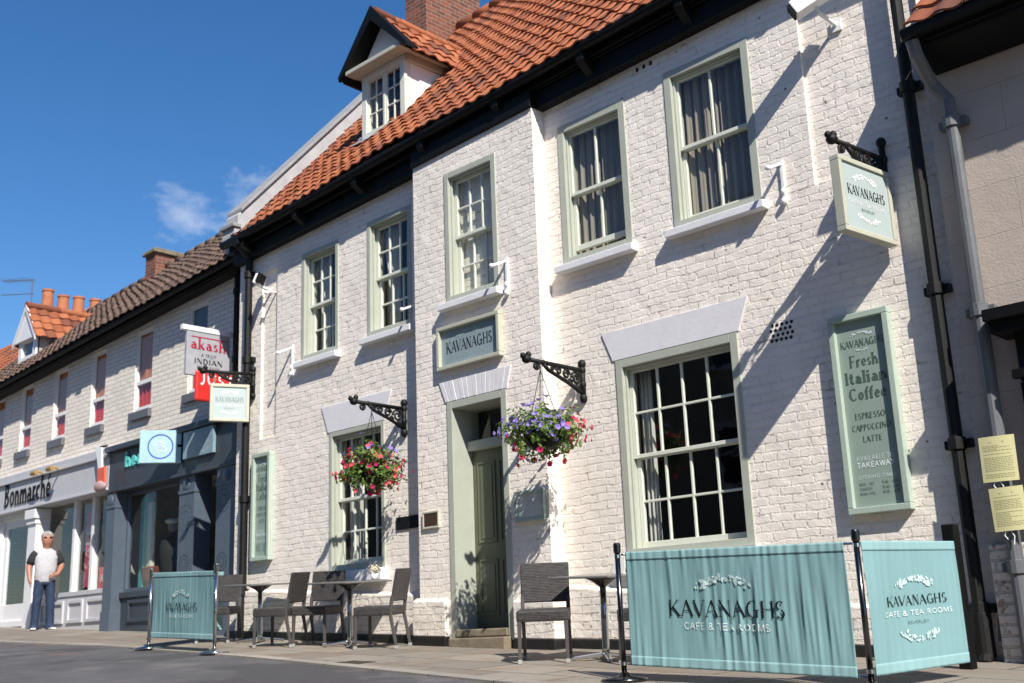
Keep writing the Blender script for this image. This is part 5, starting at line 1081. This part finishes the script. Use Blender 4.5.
# posters inside the white shop
t = thing('sale_poster', 'red sale poster with white lettering low in the right shop window', 'poster', (-19.2,9.64,1.0)); mb = MB(); mb.box(-19.42,-18.62,9.63,9.645,1.04,1.42); mb.build('sheet', REDSIGN, t); P = plane((-19.42,9.628,1.04),(1,0,0)); letter(t, P, [('HALF PRICE', .40, .12, .14, .66, dict(serif=False, mono=True, wt=1.6))], WPLAS)
t = thing('sale_banner', 'tall magenta sale banner hanging in the middle shop window', 'poster', (-20,9.64,1.1)); mb = MB(); mb.box(-20.0,-19.6,9.63,9.645,1.1,2.45); mb.build('sheet', MAGENTA, t); P = plane((-19.68,9.628,1.25),(0,0,1),(-1,0,0)); letter(t, P, [('SALE', .55, .08, .22, .8, dict(serif=False, mono=True, wt=1.6))], mat('pale_pink_lettering', (.7,.4,.45), .6))
t = thing('clothes_rail', 'row of folded clothes on a rail inside the white shop', 'clothes rail', (-20.3,10.6,.3)); mb = MB(); mb.tube([(-21.2,10.6,1.75),(-19.2,10.6,1.75)],.015,6)
for x in (-21.2,-19.2): mb.tube([(x,10.6,.25),(x,10.6,1.75)],.015,6)
mb.build('rail', CHROME, t)
for k, c in enumerate(((.4,.05,.06),(.5,.47,.42),(.05,.06,.12),(.45,.25,.1),(.55,.53,.5),(.1,.1,.1))):
    x = -21.0+.3*k; mb = MB(); mb.hexa([(x-.02,10.38,.9),(x+.06,10.38,.9),(x+.06,10.82,.9),(x-.02,10.82,.9),(x,10.45,1.7),(x+.03,10.45,1.7),(x+.03,10.75,1.7),(x,10.75,1.7)]); mb.build('garment', mat('garment_cloth', c, .9), t, bevel=.02)
mb = MB(); mb.box(LX0+.2,LX1-.3,12.2,12.3,.2,3); mb.box(LX0+.2,LX1-.3,9.6,12.2,2.76,2.9); mb.box(LX0+.2,LX1-.3,9.7,12.2,5.3,5.35); mb.box(LX0+.2,LX1-.3,12.2,12.3,3,5.2); mb.box(LX0+.2,LX1-.3,9.62,12.2,-.1,.30); mb.box(-18.70,-18.62,9.6,12.2,.3,2.76); mb.build('room', SHOPIN, lb)
# grey shop
mb = MB(); mb.box(-18.54,-14.42,FY,LY+.1,2.66,3.30); mb.build('fascia', GREYSHOPL, lb, bevel=.006)
mb = MB(); mb.box(-18.545,-14.40,FY-.10,LY+.1,3.303,3.40); mb.box(-18.54,-14.42,FY-.04,LY+.1,2.60,2.657); mb.build('fascia_moulding', GREYSHOPL, lb, bevel=.012)
for xa, xb, yy in ((-18.52,-18.22,9.26),(-16.2,-15.74,9.30),(-15.05,-14.46,9.26)):
    mb = MB(); mb.box(xa,xb,yy,9.6,gx(xb),2.60); mb.box(xa-.015,xb+.015,yy-.02,9.59,gx(xb),.62); mb.box(xa-.012,xb+.012,yy-.015,9.59,2.33,2.38); mb.ell(((xa+xb)/2-.02,yy-.0,2.47),.10,.03,.10)
    mb.build('shop_pilaster', GREYSHOP, lb, bevel=.012)
mb = MB(); mb.box(-18.22,-16.2,9.40,9.62,.82,.92); mb.box(-18.22,-16.2,9.44,9.6,gx(-17),.82); frame_bars(mb,-17.95,-16.35,.42,.78,.06,9.41,9.445); mb.build('stallriser', GREYSHOPL, lb, bevel=.008)
mb = MB(); frame_bars(mb,-18.22,-16.2,.92,2.60,.06,9.48,9.56); mb.build('shop_window_frame', GREYSHOP, lb, bevel=.006)
mb = MB(); mb.add([(-18.17,9.53,.95),(-16.23,9.53,.95),(-16.23,9.53,2.56),(-18.17,9.53,2.56)],[(0,1,2,3)]); mb.build('shop_window', SHOPG, lb)
mb = MB(); frame_bars(mb,-15.72,-15.05,gx(-15),2.60,.08,9.9,9.96,.4); mb.box(-15.45,-15.40,9.9,9.95,.5,2.5); sd_ = mb.build('shop_door', mat('yellow_ochre_door', (.34,.25,.10), .5), lb, bevel=.006); mb = MB(); mb.add([(-15.64,9.93,.5),(-15.13,9.93,.5),(-15.13,9.93,2.52),(-15.64,9.93,2.52)],[(0,1,2,3)]); mb.build('pane', SHOPG, sd_)
# dotted ring emblems on the pilasters
mb = MB()
for cx, cz, rr_, yy in ((-16.0,1.95,.20,9.299),(-16.0,1.25,.13,9.299),(-14.86,2.1,.17,9.259),(-14.86,1.2,.13,9.259)):
    for k in range(18): a = 6.283*k/18; q = rr_; mb.ell((cx+q*math.cos(a),yy,cz+q*math.sin(a)),.018,.004,.018,6,4)
    for k in range(10): a = 6.283*k/10; q = rr_*.55; mb.ell((cx+q*math.cos(a),yy,cz+q*math.sin(a)),.014,.004,.02,6,4)
mb.build('emblem', GREYSHOPL, lb)
P = plane((-17.98,FY-.03,2.95),(1,0,0)); mb = MB(); text(mb, 'hecks', P, .50, .04, .26, .95, serif=False, mono=True, wt=1.8); o = mb.build('lettering', mat('turquoise_lettering', (.12,.55,.52), .4), lb); o.modifiers.new('thick','SOLIDIFY').thickness = .03
# signs hung over the grey shop
t = thing('box_sign', 'pale blue box sign with dark blue ring over the grey shop', 'sign', (-16.3,9.1,2.84)); P = plane((-16.49,8.74,2.83), (.38,.50,0)); mb = MB(); mb.hexa([P(0,0,-.13),P(.64,0,-.13),P(.64,0,0),P(0,0,0),P(0,.52,-.13),P(.64,.52,-.13),P(.64,.52,0),P(0,.52,0)]); mb.build('box', mat('pale_cyan_box', (.36,.56,.63), .4), t, bevel=.008)
mb = MB(); n = 40
for i in range(n):
    a, b = 6.283*i/n, 6.283*(i+1)/n; mb.add([P(.32+q*math.cos(c),.26+q*math.sin(c),.003) for c, q in ((a,.20),(b,.20),(b,.18),(a,.18))],[(0,1,2,3)])
mb.build('ring', mat('royal_blue', (.03,.08,.42), .4, bump=0), t)
mb = MB(); Q = lambda u, v, o=0: P(u, v, .003+o); wreath(mb, Q, .32, .30, .2, .09, True, 5); wreath(mb, Q, .32, .22, .22, .09, False, 6); wreath(mb, Q, .31, .26, .15, .05, True, 7); mb.build('emblem', WPLAS, t)
mb = MB(); mb.bar((-16.13,9.2,3.1),(-16.1,9.45,3.1),.04); mb.build('bracket', IRON, t)
t = thing('lettered_board', 'grey blue board with pale scribbled ornament beside the box sign', 'sign', (-15.6,9.24,2.86)); mb = MB(); mb.box(-16.0,-15.12,9.22,9.275,2.86,3.29); mb.build('panel', mat('grey_blue_board', (.22,.32,.38), .4), t, bevel=.006)
P = plane((-16.0,9.219,2.86),(1,0,0)); mb = MB(); [wreath(mb, P, uu, vv, .36, .09, sd % 2 == 0, sd) for sd, (uu, vv) in enumerate(((.28,.33),(.6,.32),(.30,.22),(.62,.20),(.28,.11),(.6,.09)))]; mb.build('scribble', GREYL, t)
t = thing('restaurant_sign', 'white hanging restaurant sign with red and black lettering', 'sign', (-15,9.0,3.98)); mb = MB(); mb.box(-15.03,-14.97,8.63,9.38,3.98,4.66); mb.build('panel', mat('pale_grey_sign', (.36,.37,.40), .4), t, bevel=.006); mb = MB(); mb.bar((-15,8.55,4.71),(-15,9.5,4.71),.08,.08); mb.build('bar', WPLAS, t, bevel=.006)
P = plane((-14.967,8.63,3.98),(0,1,0)); letter(t, P, [('A TRULY', .38, .30, .05, .26, NS), ('INDIAN', .38, .185, .085, .50, dict(serif=False, wt=1.4)), ('EXPERIENCE', .38, .11, .045, .40, NS)], INK)
mb = MB(); text(mb, 'akash', P, .37, .415, .17, .62, serif=True, wt=1.3); mb.box(-14.969,-14.966,8.70,9.30,4.575,4.592); mb.build('lettering', mat('dark_red_lettering', (.38,.02,.05), .4, bump=0), t)
t = thing('red_sign', 'red delivery sign with white capitals behind the pale hanging sign', 'sign', (-14.85,9.0,3.55)); mb = MB(); mb.box(-14.88,-14.82,8.72,9.45,3.56,4.03); mb.build('panel', REDSIGN, t, bevel=.03); P = plane((-14.817,8.72,3.56),(0,1,0)); letter(t, P, [('JUST', .36, .25, .17, .60, dict(serif=False, mono=True, wt=1.5)), ('EAT', .47, .04, .13, .34, dict(serif=False, mono=True, wt=1.5))], WPLAS)
t = thing('fabric_pennant', 'white and red pennant hanging at the joint of the two shop fascias', 'pennant', (-18.6,9.2,2.7)); mb = MB(); mb.prism([(-18.78,3.46),(-18.55,3.40),(-18.50,3.02),(-18.62,3.0)], lambda u, v, d: (u, 9.12+d, v), .03); mb.build('white_cloth', WPLAS, t); mb = MB(); mb.prism([(-18.62,3.03),(-18.36,3.05),(-18.34,2.76),(-18.60,2.74)], lambda u, v, d: (u, 9.10+d, v), .04); mb.build('red_cloth', ORANGE, t); mb = MB(); mb.ell((-18.52,9.12,2.72),.2,.06,.1); mb.build('tassel', mat('dusty_pink_cloth', (.45,.3,.3), .8), t); mb = MB(); mb.tube([(-18.66,9.14,3.42),(-18.66,9.28,3.46)],.02,6); mb.build('pole', IRON, t)
# window display of the grey shop: a dummy in a dark coat and a wicker hamper
t = thing('shop_dummy', 'dark dressed dummy with pale cap in the grey shop window', 'mannequin', (-17.3,9.9,.9)); mb = MB(); mb.lathe([(.16,.93),(.17,1.2),(.22,1.5),(.2,1.72),(.06,1.80),(.05,1.86)], (-17.3,9.85,0), 16); mb.build('coat', TBLACK, t, smooth=True); mb = MB(); mb.ell((-17.3,9.85,1.95),.09,.1,.11); mb.build('head', mat('dummy_head', (.3,.25,.2), .6), t, smooth=True); mb = MB(); mb.ell((-17.3,9.83,2.04),.12,.13,.05); mb.build('cap', WPLAS, t, smooth=True)
t = thing('wicker_hamper', 'red brown woven hamper in the grey shop window', 'basket', (-17.7,9.8,.92)); mb = MB(); mb.lathe([(.2,.92),(.26,1.1),(.28,1.3),(.25,1.32)], (-17.75,9.85,0), 18); mb.build('body', wickermat('red_wicker', (.35,.1,.04), (.2,.06,.03)), t)
t = thing('stall_stand', 'turquoise display strip at the left of the grey shop window', 'display stand', (-18.1,9.7,.92)); mb = MB(); mb.box(-18.0,-17.85,9.62,9.7,.92,2.5); mb.build('strip', mat('turquoise_board', (.13,.42,.42), .5), t); mb = MB(); mb.box(-17.84,-17.7,9.66,9.74,.92,2.4); mb.build('card', mat('cream_board', (.65,.62,.5), .5), t)

# next house beyond, and an unseen terrace opposite, shaped for pane reflections and fill
nh = thing('far_house', 'far house with orange tiled roof beyond the dark roof at the left edge', 'house', (-31,11.7,.4)); mb = MB(); mb.box(-38,-27.3,11.7,16,0,6.95); mb.build('wall', GREYR, nh)
def nP(a, b, h): x = -27.2-a*.25; s = b*.31; return (x, 11.5+s*.7-h*.71, 7.0+s*.714+h*.7)
mb = MB(); pantiles(mb, nP, 43, 9, seed=15); mb.build('roof', PANT, nh); mb = MB(); mb.box(-38,-27.3,11.42,11.5,6.86,6.97); mb.build('gutter', WSHOP, nh)
ot = thing('brick_terrace', 'brown brick terrace across the street, unseen behind the viewpoint', 'building', (-12,-6,-1.2)); mb = MB()
hol = [(x,x+1.0,z,z+1.6) for x in [-44+3.1*i for i in range(19)] for z in (.3,3.4,6.4)]
wm = MB(); mb.box(-46,18,-14,-6.2,-2,9.2); mb.build('wall', FAR_BRICK, ot); mb = MB(); mb.prism([(-14.2,9.2),(-5.9,9.2),(-10,12.6)], lambda u, v, d: (-46+d, u, v), 64); mb.build('roof', PANT_D, ot)
for h in hol:
    mb = MB(); frame_bars(mb, h[0], h[1], h[2], h[3], .09, -6.2, -6.12); mb.box(h[0]+.09,h[1]-.09,-6.18,-6.14,(h[2]+h[3])/2-.03,(h[2]+h[3])/2+.03); wn = mb.build('window', SASHW, ot)
    mb = MB(); mb.box(h[0]+.09,h[1]-.09,-6.199,-6.17,h[2]+.09,(h[2]+h[3])/2-.03); mb.box(h[0]+.09,h[1]-.09,-6.199,-6.17,(h[2]+h[3])/2+.03,h[3]-.09); mb.build('pane', SHADES, wn)

# ------------------------------------------------------------------ the man in front of the white shop
def skin_mesh(name, m, parent, joints, edges, sub=2, smooth=True):
    """one continuous surface grown over a skeleton: joints {key: (point, rx, ry)}"""
    me = bpy.data.meshes.new(name); keys = list(joints); ix = {k: i for i, k in enumerate(keys)}
    me.from_pydata([joints[k][0] for k in keys], [(ix[a], ix[b]) for a, b in edges], [])
    o = bpy.data.objects.new(name, me); COL.objects.link(o); o.parent = parent
    sk = o.modifiers.new('skin', 'SKIN'); sk.use_smooth_shade = True
    for i, k in enumerate(keys):
        d = me.skin_vertices[0].data[i]; d.radius = (joints[k][1], joints[k][2]); d.use_root = (i == 0)
    s = o.modifiers.new('sub', 'SUBSURF'); s.levels = sub; s.render_levels = sub
    me.materials.append(m); return o
MX, MY = -20.45, 9.12
man = thing('person', 'man in marbled grey t-shirt with black sleeves, dark jeans and sunglasses', 'person', (MX,MY,grd(MX,MY)+.003), local=True)
man.scale = (.965,.965,.965); man.rotation_euler = (0,0,math.atan2(-MY,-MX)+R(8))
# local: x forward, y to his left, z up; height 1.75
J = {'pel':((0,0,.96),.13,.11),'wai':((0,0,1.10),.135,.10),'che':((-.01,0,1.28),.13,.095),'nek':((-.02,0,1.43),.07,.07),'nk2':((0,0,1.525),.072,.072),'hd0':((.02,0,1.585),.108,.115),'hd1':((.01,0,1.67),.115,.128),'hd2':((0,0,1.735),.08,.09)}
Ed = [('pel','wai'),('wai','che'),('che','nek'),('nek','nk2'),('nk2','hd0'),('hd0','hd1'),('hd1','hd2')]
for s, n in ((-1,'r'),(1,'l')):
    J.update({'sh'+n:((-.02,s*.175,1.365),.05,.05),'hip'+n:((0,s*.10,.90),.09,.09),'kn'+n:((.02,s*.115,.50),.062,.062),'an'+n:((-.01,s*.13,.10),.03,.03),'to'+n:((.10,s*.15,.05),.02,.02)})
    Ed += [('che','sh'+n),('pel','hip'+n),('hip'+n,'kn'+n),('kn'+n,'an'+n),('an'+n,'to'+n)]
J.update({'elr':((-.04,-.285,1.16),.066,.066),'wrr':((.05,-.275,.92),.042,.038),'har':((.08,-.262,.85),.046,.03),'ell':((-.03,.295,1.18),.066,.066),'wrl':((.15,.20,1.00),.042,.038),'hal':((.19,.12,.965),.03,.046)})
Ed += [('shr','elr'),('elr','wrr'),('wrr','har'),('shl','ell'),('ell','wrl'),('wrl','hal')]
for i in range(4):      # fingers, curled; then thumbs
    f = (i-1.5)*.017; L = (.036,.042,.040,.032)[i]
    J['fr%d0'%i] = ((.082+f*.7,-.262,.815),.0085,.0085); J['fr%d1'%i] = ((.088+f*.7,-.255,.815-L*.7),.008,.008); J['fr%d2'%i] = ((.084+f*.7,-.242,.81-L*1.15),.0065,.0065); Ed += [('har','fr%d0'%i),('fr%d0'%i,'fr%d1'%i),('fr%d1'%i,'fr%d2'%i)]
    J['fl%d0'%i] = ((.20,.085,.965+f*.9),.0085,.0085); J['fl%d1'%i] = ((.195,.085-L*.7,.958+f*.9),.008,.008); J['fl%d2'%i] = ((.18,.085-L*1.15,.95+f*.9),.0065,.0065); Ed += [('hal','fl%d0'%i),('fl%d0'%i,'fl%d1'%i),('fl%d1'%i,'fl%d2'%i)]
J['tr0'] = ((.115,-.25,.86),.010,.010); J['tr1'] = ((.125,-.235,.82),.008,.008); J['tl0'] = ((.205,.13,1.0),.010,.010); J['tl1'] = ((.215,.10,1.02),.008,.008)
Ed += [('har','tr0'),('tr0','tr1'),('hal','tl0'),('tl0','tl1')]
skin_mesh('body', SKIN, man, J, Ed, 2)
def loft(mb, rings, n=22, wr=.0, seed=1):
    vs = []; fs = []; rr_ = random.Random(seed); ph = rr_.random()*6
    for z, cx, cy, rx, ry in rings:
        for k in range(n):
            a = 6.283*k/n; q = 1+wr*noise.noise(Vector((math.cos(a)*2, math.sin(a)*2, z*14+seed))); vs.append((cx+rx*q*math.cos(a), cy+ry*q*math.sin(a), z))
    for i in range(len(rings)-1):
        for k in range(n): fs.append((i*n+k, i*n+(k+1)%n, (i+1)*n+(k+1)%n, (i+1)*n+k))
    fs.append(tuple(range(n-1,-1,-1))); fs.append(tuple((len(rings)-1)*n+k for k in range(n))); mb.add(vs, fs)
def fine(keys, n):
    out = []
    for a, b in zip(keys, keys[1:]):
        for i in range(n): t = i/n; out.append(tuple(lerp(p, q, t) for p, q in zip(a, b)))
    return out+[keys[-1]]
mb = MB(); loft(mb, fine([(.85,.0,0,.128,.178),(.93,.008,0,.138,.186),(1.06,.015,0,.146,.188),(1.2,.005,0,.136,.198),(1.31,-.005,0,.124,.212),(1.385,-.015,0,.108,.205),(1.43,-.02,0,.092,.165),(1.465,-.02,0,.082,.115),(1.488,-.018,0,.070,.080)], 3), wr=.06, seed=3); mb.build('shirt', TSHIRT, man, smooth=True)
for s in (-1, 1):
    mb = MB(); mb.tube([(-.02,s*.165,1.395),(-.022,s*.205,1.355),(-.03,s*.245,1.27),(-.036,s*.268,1.19)], [.078,.082,.078,.074], 16); mb.build('sleeve', TBLACK, man, smooth=True)
mb = MB(); loft(mb, fine([(.80,0,0,.118,.16),(.88,0,0,.126,.178),(1.0,0,0,.122,.172)], 2))
for s in (-1, 1): loft(mb, fine([(.02,0,s*.134,.082,.074),(.10,-.008,s*.132,.074,.068),(.30,.0,s*.125,.076,.07),(.48,.02,s*.118,.082,.076),(.66,.01,s*.105,.096,.088),(.84,0,s*.088,.115,.096),(.9,0,s*.085,.11,.09)], 5), wr=.16, seed=5+s)
mb.build('jeans', JEANS, man, smooth=True)
for s in (-1, 1):
    sh = skin_mesh('shoe', SHOE, man, {'a':((-.05,s*.13,.06),.045,.05),'b':((.06,s*.145,.05),.046,.045),'c':((.17,s*.17,.04),.042,.032)}, [('a','b'),('b','c')], 2)
    mb = MB(); mb.hexa([(-.11,s*.13-.048,.0),(.215,s*.175-.046,0),(.215,s*.175+.046,0),(-.11,s*.13+.048,0),(-.11,s*.13-.05,.032),(.22,s*.175-.048,.03),(.22,s*.175+.048,.03),(-.11,s*.13+.05,.032)]); mb.build('sole', SOLE, sh, bevel=.012)
mb = MB(); rr = random.Random(4)
mb.ell((-.03,0,1.715),.108,.098,.083,18,12)
for i in range(260):
    d = Vector((rr.gauss(-.25,.8),rr.gauss(0,.9),abs(rr.gauss(.5,.6)))).normalized(); c = Vector((-.022,0,1.70))+Vector((d.x*.108,d.y*.102,d.z*.100)); mb.ell(c,.014,.014,.013,6,4)
mb.build('hair', HAIR, man, smooth=True)
mb = MB()
for s in (-1,1): mb.ell((.100,s*.037,1.672),.022,.032,.022,12,8); mb.tube([(.096,s*.070,1.678),(.0,s*.104,1.678)],.005,5)
mb.tube([(.120,-.012,1.678),(.120,.012,1.678)],.004,5); mb.build('sunglasses', SHADES, man, smooth=True)
mb = MB(); mb.ell((.112,0,1.645),.022,.015,.026,10,8); mb.ell((.0,.103,1.66),.016,.008,.028,8,6); mb.ell((.0,-.103,1.66),.016,.008,.028,8,6); mb.build('nose_and_ears', SKIN, man, smooth=True)
mb = MB(); mb.ell((.100,0,1.605),.014,.026,.006,10,6); mb.build('mouth', mat('lips', (.33,.12,.10), .5), man, smooth=True)
